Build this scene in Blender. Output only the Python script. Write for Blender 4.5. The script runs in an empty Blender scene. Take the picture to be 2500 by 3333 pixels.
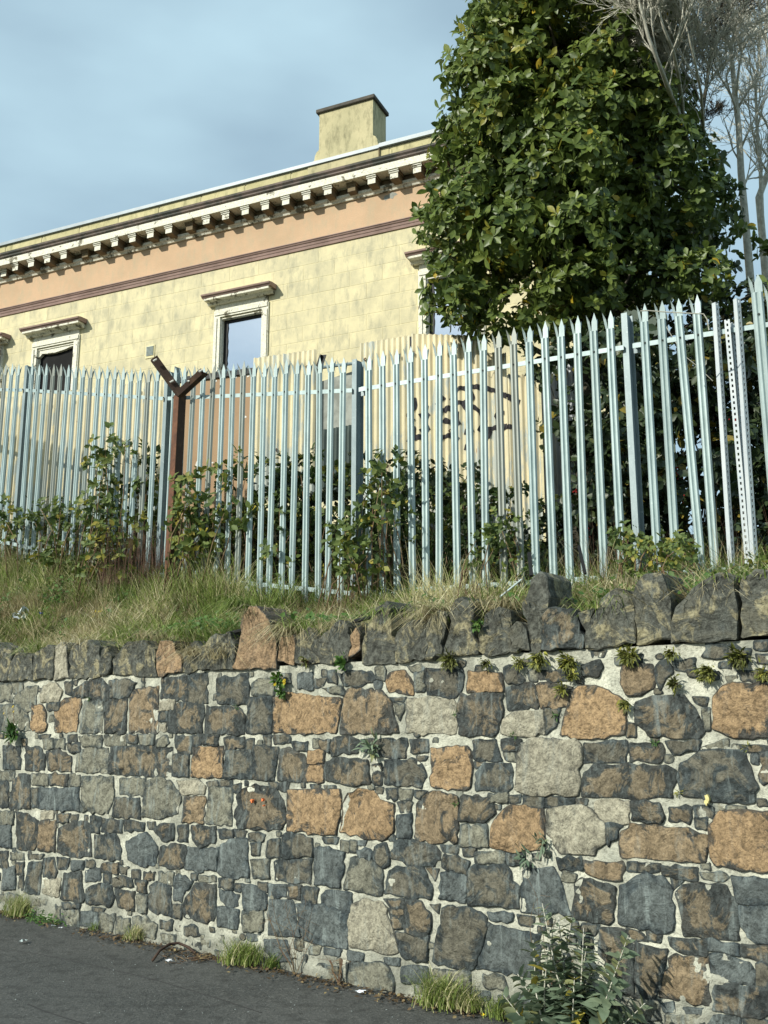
import bpy, math, random
import numpy as np
from mathutils import Vector, Matrix
random.seed(7); rng = np.random.default_rng(11)
S = bpy.context.scene; COL = S.collection
R = math.radians

# ---------------------------------------------------------------- camera, sky, sun
EYE = 1.6; FPX = 3270.; PITCH = math.atan(703.5/FPX)
cam_d = bpy.data.cameras.new('camera'); cam = bpy.data.objects.new('camera', cam_d); COL.objects.link(cam)
cam.location = (0, 0, EYE); cam.rotation_euler = (R(90)+PITCH, 0, 0)
cam_d.sensor_fit = 'VERTICAL'; cam_d.sensor_height = 24.0; cam_d.lens = 24.0*FPX/3333.
cam_d.clip_end = 2000; cam_d.clip_start = .05
S.camera = cam
SUN_EL, SUN_AZ = R(31), math.atan2(-.80, -.60)       # direction towards the sun: behind the camera, to its left
sdir = Vector((math.cos(SUN_EL)*math.cos(SUN_AZ), math.cos(SUN_EL)*math.sin(SUN_AZ), math.sin(SUN_EL)))
sdir = Vector((-.80*math.cos(SUN_EL), -.60*math.cos(SUN_EL), math.sin(SUN_EL)))
sl = bpy.data.lights.new('sun', 'SUN'); sl.energy = 4.4; sl.angle = R(.5); sl.color = (1, .975, .87)
so = bpy.data.objects.new('sun', sl); COL.objects.link(so); so.rotation_euler = sdir.to_track_quat('Z', 'Y').to_euler()
so.location = sdir*30
W = bpy.data.worlds.new('World'); S.world = W; W.use_nodes = True
nt = W.node_tree; nt.nodes.clear(); N = nt.nodes.new; L = nt.links.new
sky = N('ShaderNodeTexSky'); sky.sky_type = 'NISHITA'; sky.sun_disc = False
sky.sun_elevation = SUN_EL; sky.sun_rotation = math.atan2(sdir.x, sdir.y); sky.air_density = 1.2; sky.dust_density = 1.5
bg = N('ShaderNodeBackground'); bg.inputs[1].default_value = .105
tc = N('ShaderNodeTexCoord'); mp = N('ShaderNodeMapping'); mp.inputs['Scale'].default_value = (1.3, 1.3, 3.2)
nz = N('ShaderNodeTexNoise'); nz.inputs['Scale'].default_value = 3.0; nz.inputs['Detail'].default_value = 4; nz.inputs['Roughness'].default_value = .42
cr = N('ShaderNodeValToRGB'); cr.color_ramp.elements[0].position = .3; cr.color_ramp.elements[0].color = (.50, .50, .50, 1)
cr.color_ramp.elements[1].position = .72; cr.color_ramp.elements[1].color = (1, 1, 1, 1)
mx = N('ShaderNodeMix'); mx.data_type = 'RGBA'
mx.inputs['B'].default_value = (4.35, 6.15, 7.1, 1)
L(tc.outputs['Generated'], mp.inputs[0]); L(mp.outputs[0], nz.inputs['Vector']); L(nz.outputs[0], cr.inputs[0])
L(cr.outputs[0], mx.inputs['Factor']); L(sky.outputs[0], mx.inputs['A']); L(mx.outputs['Result'], bg.inputs[0])
wo = N('ShaderNodeOutputWorld'); L(bg.outputs[0], wo.inputs[0])
S.view_settings.view_transform = 'Standard'; S.view_settings.look = 'None'
S.view_settings.exposure = 0.22; S.view_settings.gamma = 1; S.view_settings.use_curve_mapping = False
S.render.engine = 'CYCLES'; S.render.resolution_x = 768; S.render.resolution_y = 1024

# ---------------------------------------------------------------- survey: directions measured in the photograph
def ray(x, y):
    a = (x-1250)/FPX; b = -(y-1666.5)/FPX; c, s = math.cos(PITCH), math.sin(PITCH)
    return np.array([a, c-b*s, s+b*c])
CAMP = np.array([0, 0, EYE])
def at(x, y, Y):
    d = ray(x, y); return CAMP+d*(Y/d[1])
class Plane:                                            # upright plane: s along it, o outwards to the street, z up
    def __init__(s, az, P):
        a = R(az); s.P = np.array([P[0], P[1], 0.]); s.d = np.array([math.sin(a), -math.cos(a), 0]); s.n = np.array([-math.cos(a), -math.sin(a), 0])
    def hit(s, x, y, off=0.):
        d = ray(x, y); t = np.dot(s.P+s.n*off-CAMP, s.n)/np.dot(d, s.n); p = CAMP+d*t
        return np.dot(p-s.P, s.d), p[2]
    def pt(s, a, o, z): return s.P+s.d*a+s.n*o+np.array([0, 0, z])
    def arr(s, A):
        A = np.asarray(A, float); return s.P+A[:, :1]*s.d+A[:, 1:2]*s.n+A[:, 2:3]*np.array([0, 0, 1.])
WP = Plane(50.5, (-.80, 7.30))                          # face of the stone wall
_g = ray(900, 3160); _g = CAMP+_g*(-EYE/_g[2]); WP.P = np.array([_g[0], _g[1], 0.])
BP = Plane(65.456, (0, 17.43))                          # face of the building
SP = Plane(65.0, (0, 12.1))                             # line of corrugated sheets

# ---------------------------------------------------------------- helpers
def mk(name, V, F, mat=None, parent=None, mats=None, fm=None, smooth=False, **attrs):
    me = bpy.data.meshes.new(name)
    V = np.asarray(V, dtype=np.float32)
    if isinstance(F, np.ndarray) and F.ndim == 2:
        nf, k = F.shape
        me.vertices.add(len(V)); me.vertices.foreach_set('co', V.ravel())
        me.loops.add(nf*k); me.loops.foreach_set('vertex_index', F.ravel().astype(np.int32))
        me.polygons.add(nf); me.polygons.foreach_set('loop_start', (np.arange(nf)*k).astype(np.int32))
        try: me.polygons.foreach_set('loop_total', np.full(nf, k, dtype=np.int32))
        except Exception: pass
        me.update(calc_edges=True)
    else:
        me.from_pydata(V.tolist(), [], [list(f) for f in F]); me.update()
    for m in (mats or ([mat] if mat else [])): me.materials.append(m)
    if fm is not None: me.polygons.foreach_set('material_index', np.asarray(fm, dtype=np.int32))
    if smooth: me.polygons.foreach_set('use_smooth', np.ones(len(me.polygons), dtype=bool))
    for k, v in attrs.items():
        a = me.attributes.new(k, 'FLOAT', 'POINT'); a.data.foreach_set('value', np.asarray(v, dtype=np.float32))
    o = bpy.data.objects.new(name, me); COL.objects.link(o)
    if parent: o.parent = parent
    return o
def copy(o, parent=None, M=None):
    c = o.copy(); COL.objects.link(c); c.parent = parent
    if M is not None: c.matrix_local = M
    return c
def empty(name, loc=(0, 0, 0)):
    o = bpy.data.objects.new(name, None); COL.objects.link(o); o.empty_display_size = .1; o.location = Vector(loc); return o
def tag(o, label=None, cat=None, group=None, kind=None):
    for k, v in (('label', label), ('category', cat), ('group', group), ('kind', kind)):
        if v: o[k] = v
    return o
def place(root):                                        # parts are written in world coordinates: take the root's place off
    iv = Matrix.Translation(-root.location)
    for c in root.children: c.matrix_local = iv @ c.matrix_local
def anchored(name, loc): 
    return empty(name, loc)
class MB:
    def __init__(s): s.V = []; s.F = []; s.M = []
    def add(s, V, F, m=0):
        k = len(s.V); s.V += [tuple(map(float, v)) for v in V]; s.F += [tuple(i+k for i in f) for f in F]; s.M += [m]*len(F)
    def hexa(s, p, m=0): s.add(p, [(0, 3, 2, 1), (4, 5, 6, 7), (0, 1, 5, 4), (1, 2, 6, 5), (2, 3, 7, 6), (3, 0, 4, 7)], m)
    def box(s, P, a0, a1, o0, o1, z0, z1, m=0, za=0, zb=0):   # box in a Plane's coordinates
        s.hexa([P.pt(a, o, z) for z, q in ((z0, 0), (z1, 1)) for a, o in ((a0, o0), (a1, o0), (a1, o1), (a0, o1))], m)
    def tube(s, pts, r, n=6, m=0, cap=True):
        pts = [Vector(p) for p in pts]; rs = r if hasattr(r, '__len__') else [r]*len(pts); V = []; F = []
        up = None
        for i, p in enumerate(pts):
            t = (pts[min(i+1, len(pts)-1)]-pts[max(i-1, 0)]).normalized()
            if up is None: up = t.orthogonal().normalized()
            up = (up-t*up.dot(t)).normalized(); b = t.cross(up)
            for k in range(n):
                a = 2*math.pi*k/n; V.append(p+(up*math.cos(a)+b*math.sin(a))*rs[i])
        for i in range(len(pts)-1):
            for k in range(n): F.append((i*n+k, i*n+(k+1) % n, (i+1)*n+(k+1) % n, (i+1)*n+k))
        if cap: F.append(tuple(range(n-1, -1, -1))); F.append(tuple(range((len(pts)-1)*n, len(pts)*n)))
        s.add(V, F, m)
    def extr(s, prof, P, a0, a1, m=0):                  # closed profile [(o,z)] swept along a Plane
        n = len(prof); V = [P.pt(a, o, z) for a in (a0, a1) for o, z in prof]
        F = [(i, (i+1) % n, n+(i+1) % n, n+i) for i in range(n)]+[tuple(range(n-1, -1, -1)), tuple(range(n, 2*n))]
        s.add(V, F, m)
    def build(s, name, mats, parent=None, smooth=False, bevel=0):
        if not isinstance(mats, (list, tuple)): mats = [mats]
        o = mk(name, s.V, s.F, mats=mats, fm=s.M, parent=parent, smooth=smooth)
        if bevel:
            b = o.modifiers.new('bevel', 'BEVEL'); b.width = bevel; b.segments = 1; b.limit_method = 'ANGLE'
        return o

# ---------------------------------------------------------------- materials
def newmat(name):
    m = bpy.data.materials.new(name); m.use_nodes = True; t = m.node_tree; t.nodes.clear(); return m, t
class NT:
    def __init__(s, t): s.t = t
    def n(s, ty, **kw):
        o = s.t.nodes.new('ShaderNode'+ty)
        for k, v in kw.items():
            if k.startswith('_'): setattr(o, k[1:], v)
            else:
                key = {'sc': 'Scale', 'det': 'Detail', 'ro': 'Roughness', 'vec': 'Vector', 'fac': 'Factor'}.get(k, k)
                if isinstance(v, bpy.types.NodeSocket): s.t.links.new(v, o.inputs[key])
                else: o.inputs[key].default_value = v
        return o
    def noise(s, vec, sc, det=4, ro=.55, dist=0.):
        o = s.n('TexNoise', vec=vec, sc=sc, det=det, ro=ro); o.inputs['Distortion'].default_value = dist; return o.outputs[0]
    def ramp(s, f, stops):
        o = s.n('ValToRGB'); s.t.links.new(f, o.inputs[0]); e = o.color_ramp.elements
        while len(e) < len(stops): e.new(.5)
        for q, (p, c) in zip(e, stops):
            q.position = p; q.color = (c, c, c, 1) if not hasattr(c, '__len__') else (*c, 1)
        return o.outputs[0]
    def mix(s, f, a, b, mode='MIX'):
        o = s.t.nodes.new('ShaderNodeMix'); o.data_type = 'RGBA'; o.blend_type = mode
        for k, v in (('Factor', f), ('A', a), ('B', b)):
            if isinstance(v, bpy.types.NodeSocket): s.t.links.new(v, o.inputs[k])
            elif k == 'Factor': o.inputs[k].default_value = v
            else: o.inputs[k].default_value = (*v, 1)
        return o.outputs['Result']
    def math(s, op, a, b=0., c=None):
        o = s.t.nodes.new('ShaderNodeMath'); o.operation = op
        for i, v in enumerate((a, b) if c is None else (a, b, c)):
            if isinstance(v, bpy.types.NodeSocket): s.t.links.new(v, o.inputs[i])
            else: o.inputs[i].default_value = v
        return o.outputs[0]
    def attr(s, name): 
        o = s.t.nodes.new('ShaderNodeAttribute'); o.attribute_name = name; return o.outputs['Fac']
    def coords(s, scale=(1, 1, 1), rnd=0., rot=None):
        g = s.n('NewGeometry').outputs['Position']; m = s.n('Mapping'); s.t.links.new(g, m.inputs[0]); m.inputs['Scale'].default_value = scale
        if rot: m.inputs['Rotation'].default_value = rot
        if rnd:
            r = s.n('ObjectInfo').outputs['Random']; v = s.n('VectorMath', _operation='SCALE'); c = s.n('CombineXYZ'); 
            for i in range(3): s.t.links.new(r, c.inputs[i])
            s.t.links.new(c.outputs[0], v.inputs[0]); v.inputs['Scale'].default_value = rnd
            a = s.n('VectorMath', _operation='ADD'); s.t.links.new(m.outputs[0], a.inputs[0]); s.t.links.new(v.outputs[0], a.inputs[1]); return a.outputs[0]
        return m.outputs[0]
    def out(s, col, rough=.9, bump=None, bstr=.5, bdist=.01, metal=0., spec=.3, trans=0., rsock=None):
        p = s.n('BsdfPrincipled')
        if isinstance(col, bpy.types.NodeSocket): s.t.links.new(col, p.inputs['Base Color'])
        else: p.inputs['Base Color'].default_value = (*col, 1)
        p.inputs['Roughness'].default_value = rough; p.inputs['Metallic'].default_value = metal; p.inputs['Specular IOR Level'].default_value = spec
        if rsock: s.t.links.new(rsock, p.inputs['Roughness'])
        if bump:
            b = s.n('Bump'); b.inputs['Strength'].default_value = bstr; b.inputs['Distance'].default_value = bdist
            s.t.links.new(bump, b.inputs['Height']); s.t.links.new(b.outputs[0], p.inputs['Normal'])
        sh = p.outputs[0]
        if trans:
            tr = s.n('BsdfTranslucent'); s.t.links.new(col, tr.inputs[0]) if isinstance(col, bpy.types.NodeSocket) else None
            ms = s.n('MixShader'); ms.inputs[0].default_value = trans; s.t.links.new(sh, ms.inputs[1]); s.t.links.new(tr.outputs[0], ms.inputs[2]); sh = ms.outputs[0]
        o = s.n('OutputMaterial'); s.t.links.new(sh, o.inputs[0])
def simple(name, a, b=None, sc=8., rough=.85, bump=.4, metal=0., spec=.3, bd=.004, lo=.4, hi=.6, scale=(1, 1, 1), rnd=0.):
    m, t = newmat(name); q = NT(t); v = q.coords(scale, rnd); n1 = q.noise(v, sc, 6, .65)
    col = q.mix(q.ramp(n1, [(lo, 0.), (hi, 1.)]), a, b or tuple(x*.75 for x in a))
    q.out(col, rough, q.noise(v, sc*5, 5, .6), bump, bd, metal, spec); return m

def stone_mat(name, base, patch, lo, hi, streak=.0, alt=None, edge=True):
    m, t = newmat(name); q = NT(t); v = q.coords(rnd=37.)
    n1 = q.noise(v, 6.5, 9, .70, .9); mid = q.attr('mid')
    f = q.math('ADD', n1, q.math('MULTIPLY', mid, .26)) if edge else n1
    fac = q.ramp(f, [(lo, 0.), (hi, 1.)])
    n2 = q.noise(v, 24., 7, .74, .5); n3 = q.noise(v, 75., 3, .6); n5 = q.noise(v, 3.4, 4, .6, 1.)
    b2 = q.mix(q.ramp(n2, [(.40, 0.), (.64, 1.)]), tuple(x*.62 for x in base), alt or tuple(min(1, x*1.9+.012) for x in base))
    b2 = q.mix(q.ramp(n5, [(.54, 0.), (.68, .55)]), b2, tuple(x*.55+y*.35+.02 for x, y in zip(base, patch)))
    p2 = q.mix(q.ramp(n2, [(.36, 0.), (.60, 1.)]), tuple(x*.52 for x in patch), tuple(min(1, x*1.3) for x in patch))
    col = q.mix(fac, b2, p2)
    col = q.mix(q.ramp(n3, [(.30, .5), (.48, 0.)]), col, (.018, .018, .016))
    r = q.n('ObjectInfo').outputs['Random']
    col = q.mix(q.math('MULTIPLY', r, .35), col, q.mix(.5, col, (.02, .022, .024)))
    if streak:
        sv = q.coords((9., 9., 1.8), rnd=19.); ns = q.noise(sv, 1.7, 7, .68, .4)
        col = q.mix(q.math('MULTIPLY', q.ramp(ns, [(.54, 0.), (.70, 1.)]), streak), col, (.27, .315, .30))
    vo = q.n('TexVoronoi', sc=10.); vo.feature = 'DISTANCE_TO_EDGE'
    wv = q.n('VectorMath', _operation='ADD'); ns_ = q.n('TexNoise', vec=v, sc=5.); t.links.new(v, wv.inputs[0]); sc_ = q.n('VectorMath', _operation='SCALE'); t.links.new(ns_.outputs['Color'], sc_.inputs[0]); sc_.inputs['Scale'].default_value = .12; t.links.new(sc_.outputs[0], wv.inputs[1]); t.links.new(wv.outputs[0], vo.inputs['Vector'])
    ck = q.ramp(vo.outputs[0], [(.0, 1.), (.02, 0.)]); cm = q.math('MULTIPLY', ck, q.ramp(n5, [(.60, 0.), (.66, .6)]))
    col = q.mix(cm, col, (.018, .018, .016))
    h = q.math('ADD', q.math('ADD', q.math('MULTIPLY', n1, 1.4), q.math('MULTIPLY', n2, .55)), q.math('MULTIPLY', n5, 2.6))
    q.out(col, .88, h, .9, .028, spec=.25); return m
SM = {
 'd': stone_mat('dark basalt', (.040, .050, .050), (.15, .14, .105), .66, .74, .6),
 'g': stone_mat('grey mottled stone', (.058, .068, .063), (.23, .225, .17), .60, .70, .7),
 'b': stone_mat('dark stone with brown face', (.044, .051, .048), (.205, .168, .110), .70, .76, .55),
 't': stone_mat('tan stone', (.052, .053, .046), (.27, .205, .125), .62, .68, .35),
 'o': stone_mat('orange sandstone', (.058, .056, .047), (.37, .255, .140), .60, .66, .15),
 'p': stone_mat('pale stone', (.10, .10, .083), (.38, .355, .265), .50, .62, .3),
 'n': stone_mat('blue grey stone with lime streaks', (.042, .055, .058), (.12, .138, .132), .58, .70, .85),
 'c': stone_mat('lichened coping stone', (.080, .083, .068), (.30, .27, .165), .52, .59, .2, edge=False),
 'k': stone_mat('orange coping stone', (.070, .066, .054), (.35, .24, .14), .54, .62, .1),
}
def mortar_mat():
    m, t = newmat('lime mortar'); q = NT(t); v = q.coords()
    n1 = q.noise(v, 5., 5, .6); n2 = q.noise(v, 60., 4, .7)
    col = q.mix(q.ramp(n1, [(.35, 0.), (.68, 1.)]), (.30, .305, .25), (.66, .655, .53))
    col = q.mix(q.ramp(n2, [(.3, .6), (.52, 0.)]), col, (.12, .12, .10))
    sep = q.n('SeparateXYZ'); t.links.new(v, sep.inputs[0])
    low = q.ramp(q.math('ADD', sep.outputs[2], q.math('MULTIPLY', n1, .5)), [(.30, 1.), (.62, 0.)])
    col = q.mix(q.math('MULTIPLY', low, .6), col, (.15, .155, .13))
    q.out(col, .95, q.math('ADD', n2, q.noise(v, 18., 5, .7)), 1., .012, spec=.15); return m
M_MORTAR = mortar_mat()
def render_mat(name, a, b, c, sc=1.2):
    m, t = newmat(name); q = NT(t); v = q.coords(); vs = q.coords((2.2, 2.2, .8))
    n1 = q.noise(v, sc, 6, .62); n2 = q.noise(vs, 3.2, 5, .7); n3 = q.noise(v, 40, 4, .6)
    col = q.mix(q.ramp(n1, [(.38, 0.), (.62, 1.)]), a, b)
    col = q.mix(q.math('MULTIPLY', q.ramp(n2, [(.48, 0.), (.70, 1.)]), .75), col, c)
    r = q.n('ObjectInfo').outputs['Random']
    col = q.mix(q.math('MULTIPLY', r, .22), col, c)
    q.out(col, .92, q.math('ADD', n3, q.math('MULTIPLY', n1, 2.)), .35, .012, spec=.2); return m
M_YEL = render_mat('yellow render', (.70, .62, .385), (.56, .505, .325), (.34, .325, .235), 2.6)
M_JOINT = render_mat('pale yellow joint', (.68, .61, .37), (.62, .56, .345), (.48, .44, .28))
M_PARA = render_mat('lichened yellow render', (.58, .52, .30), (.47, .43, .23), (.22, .21, .11), 2.5)
M_CHIM = render_mat('weathered chimney render', (.60, .53, .32), (.48, .435, .26), (.17, .16, .095), 2.)
M_TERRA = render_mat('terracotta render', (.55, .375, .24), (.48, .335, .215), (.43, .35, .235), 1.6)
M_MAUVE = simple('mauve painted moulding', (.33, .225, .195), (.25, .17, .145), 3, .7)
M_GUTTER = simple('grimy gutter moulding', (.20, .155, .135), (.075, .078, .068), 2.2, .75, lo=.42, hi=.58)
def flaky(name, lo):
    m, t = newmat(name); q = NT(t); v = q.coords(); n = q.noise(v, 4., 9, .72, .4); n2 = q.noise(v, 30., 3, .6)
    col = q.mix(q.ramp(n, [(lo, 0.), (lo+.03, 1.)]), q.mix(q.ramp(n2, [(.4, 0.), (.6, 1.)]), (.74, .72, .62), (.60, .575, .46)), (.16, .145, .10))
    q.out(col, .8, n, .6, .01); return m
M_WHITE = flaky('flaking white paint', .575)
M_WHITE2 = flaky('worn cream paint', .53)
M_SOFF = simple('bare or shaded brown stone', (.20, .155, .09), (.13, .10, .065), 6)
M_FLASH = simple('pale lead flashing', (.25, .31, .34), (.20, .25, .28), 3, .45, spec=.5)
M_CAP = simple('dark chimney slab', (.10, .088, .07), (.065, .06, .05), 6)
M_DARK = simple('painted interior darkness', (.012, .012, .011), (.006, .006, .006), 3, .9)  # black puts the darkness of the unlit room into the colour
M_BLACK = simple('black painted wood', (.018, .018, .018), (.010, .010, .010), 6, .6)
def glass_mat():
    m, t = newmat('old window glass'); q = NT(t); v = q.coords()
    q.out((.03, .045, .06), .06, q.noise(v, 2.5, 2, .5), .06, .02, spec=1.); 
    p = [n for n in t.nodes if n.type == 'BSDF_PRINCIPLED'][0]; p.inputs['Metallic'].default_value = .88; p.inputs['Base Color'].default_value = (.47, .55, .66, 1)
    return m
M_GLASS = glass_mat()
def galv(name, a, b, rust=.0):
    m, t = newmat(name); q = NT(t); v = q.coords((1, 1, .35), rnd=23.); n = q.noise(v, 9., 6, .65); n2 = q.noise(q.coords((1, 1, 1)), 34., 4, .7)
    r = q.n('ObjectInfo').outputs['Random']
    col = q.mix(q.ramp(n, [(.35, 0.), (.65, 1.)]), a, b)
    col = q.mix(q.ramp(n2, [(.62, 0.), (.75, .6)]), col, (.62, .70, .68))
    r = q.n('ObjectInfo').outputs['Color']; r = q.n('RGBToBW', Color=r).outputs[0]
    col = q.mix(q.ramp(r, [(0., .85), (.9, 0.)]), col, (.20, .19, .145))
    if rust: col = q.mix(q.ramp(q.noise(v, 5., 8, .75), [(.66, 0.), (.72, rust)]), col, (.16, .05, .02))
    q.out(col, .5, n2, .25, .003, metal=.15, spec=.5); return m
M_GALV = galv('galvanised steel', (.40, .49, .48), (.29, .37, .37))
M_POST = galv('galvanised post', (.24, .30, .31), (.17, .22, .23))
M_SLOT = galv('new galvanised strut', (.52, .55, .55), (.42, .46, .48))
M_BOLT = simple('dark bolt', (.06, .065, .06), None, 20, .6)
M_RUST = simple('rusty steel', (.17, .080, .046), (.095, .048, .032), 7, .9, .8, lo=.38, hi=.62)
M_RUSTD = simple('dark or shaded rusty steel', (.055, .034, .025), (.12, .07, .04), 6, .85, .6, lo=.5, hi=.7)
def sheet_mat(name, a, b, c, lo=.52):
    m, t = newmat(name); q = NT(t); v = q.coords((1, 1, .22), rnd=5.); n = q.noise(v, 7., 8, .68); n2 = q.noise(q.coords(rnd=9.), 2.2, 4, .6)
    sep = q.n('SeparateXYZ'); t.links.new(q.n('NewGeometry').outputs['Position'], sep.inputs[0])
    col = q.mix(q.ramp(n2, [(.4, 0.), (.6, 1.)]), a, b)
    wear = q.math('ADD', n, q.math('MULTIPLY', q.attr('wear'), .22))
    col = q.mix(q.ramp(wear, [(lo+.06, 0.), (lo+.12, .85)]), col, c)
    rs = q.ramp(q.noise(q.coords((1, 1, .5), rnd=3.), 6., 4, .6), [(.71, 0.), (.745, .8)])
    col = q.mix(rs, col, (.15, .035, .02))
    q.out(col, .65, n, .3, .004, spec=.35); return m
M_SHEET = sheet_mat('cream painted corrugated iron', (.62, .54, .35), (.53, .475, .32), (.33, .37, .35), .49)
M_SHEETG = sheet_mat('dark green corrugated iron', (.045, .062, .055), (.05, .07, .062), (.07, .085, .078), .7)
M_SHEETW = sheet_mat('bare zinc corrugated iron', (.50, .52, .54), (.42, .45, .47), (.30, .32, .34))
M_BOARD = simple('brown painted board', (.31, .195, .10), (.28, .17, .085), 1.5, .6, .15)
M_CONC = simple('stained grey cement', (.33, .34, .30), (.20, .205, .18), 4, .95, .5, lo=.4, hi=.6)
M_CHIP = simple('white chipped paint', (.75, .73, .66), None, 20)
M_PAINT = simple('black spray paint', (.022, .020, .022), (.06, .05, .05), 14, .6, lo=.5, hi=.72)
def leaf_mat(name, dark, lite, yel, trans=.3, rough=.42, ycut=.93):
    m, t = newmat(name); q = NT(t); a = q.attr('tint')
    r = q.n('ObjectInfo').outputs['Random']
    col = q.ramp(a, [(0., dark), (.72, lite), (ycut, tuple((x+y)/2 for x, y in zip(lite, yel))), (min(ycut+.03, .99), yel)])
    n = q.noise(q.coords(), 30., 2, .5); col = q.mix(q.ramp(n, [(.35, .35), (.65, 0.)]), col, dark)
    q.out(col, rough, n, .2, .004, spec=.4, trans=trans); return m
M_LEAF = leaf_mat('whitebeam leaf', (.030, .058, .018), (.20, .262, .055), (.50, .36, .03), .32, ycut=.975)
M_LEAFD = leaf_mat('dark shrub leaf', (.016, .030, .014), (.060, .088, .030), (.30, .23, .04), .2, ycut=.95)
M_BRAM = leaf_mat('bramble leaf', (.032, .065, .020), (.16, .21, .05), (.40, .33, .05), .3, .6, ycut=.93)
M_BUDD = leaf_mat('buddleia leaf', (.055, .10, .06), (.25, .32, .21), (.42, .34, .04), .22, .65, ycut=.96)
M_FERN = leaf_mat('wall fern', (.035, .040, .012), (.20, .22, .045), (.44, .42, .08), .25, .6, ycut=.85)
M_HERB = leaf_mat('fresh herb leaf', (.035, .085, .020), (.10, .20, .035), (.3, .32, .05), .3, .6)
M_GRASS = leaf_mat('rough grass', (.060, .11, .018), (.29, .36, .085), (.66, .60, .34), .3, .7, ycut=.72)
M_STRAW = leaf_mat('dry grass', (.20, .15, .07), (.60, .54, .32), (.76, .70, .48), .25, .8, ycut=.7)
M_DEAD = leaf_mat('dead brown stalks', (.055, .028, .018), (.12, .07, .045), (.2, .13, .07), .1, .9)
M_BERRY = simple('red berries', (.30, .012, .012), (.2, .01, .01), 30, .35, .1)
M_YFL = simple('yellow petals', (.80, .60, .02), (.7, .5, .01), 30, .6, .1)
M_BARK = simple('grey bark', (.56, .545, .46), (.36, .345, .28), 14, .9, .8, lo=.38, hi=.62)
M_BARKD = simple('dark bark', (.045, .038, .028), (.08, .07, .05), 14, .9, .8)
M_SOIL = simple('earth and moss', (.055, .045, .028), (.060, .075, .028), 4, .95, 1., bd=.03)
M_WHITEP = simple('white litter', (.75, .78, .80), (.6, .65, .7), 20, .5)
M_BLUE = simple('blue plastic', (.02, .05, .30), None, 20, .4)
M_ORANGE = simple('orange marker paint', (.85, .22, .07), (.7, .2, .08), 20)
M_LIME = simple('white lime splash', (.60, .68, .66), (.42, .48, .46), 20)
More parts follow.
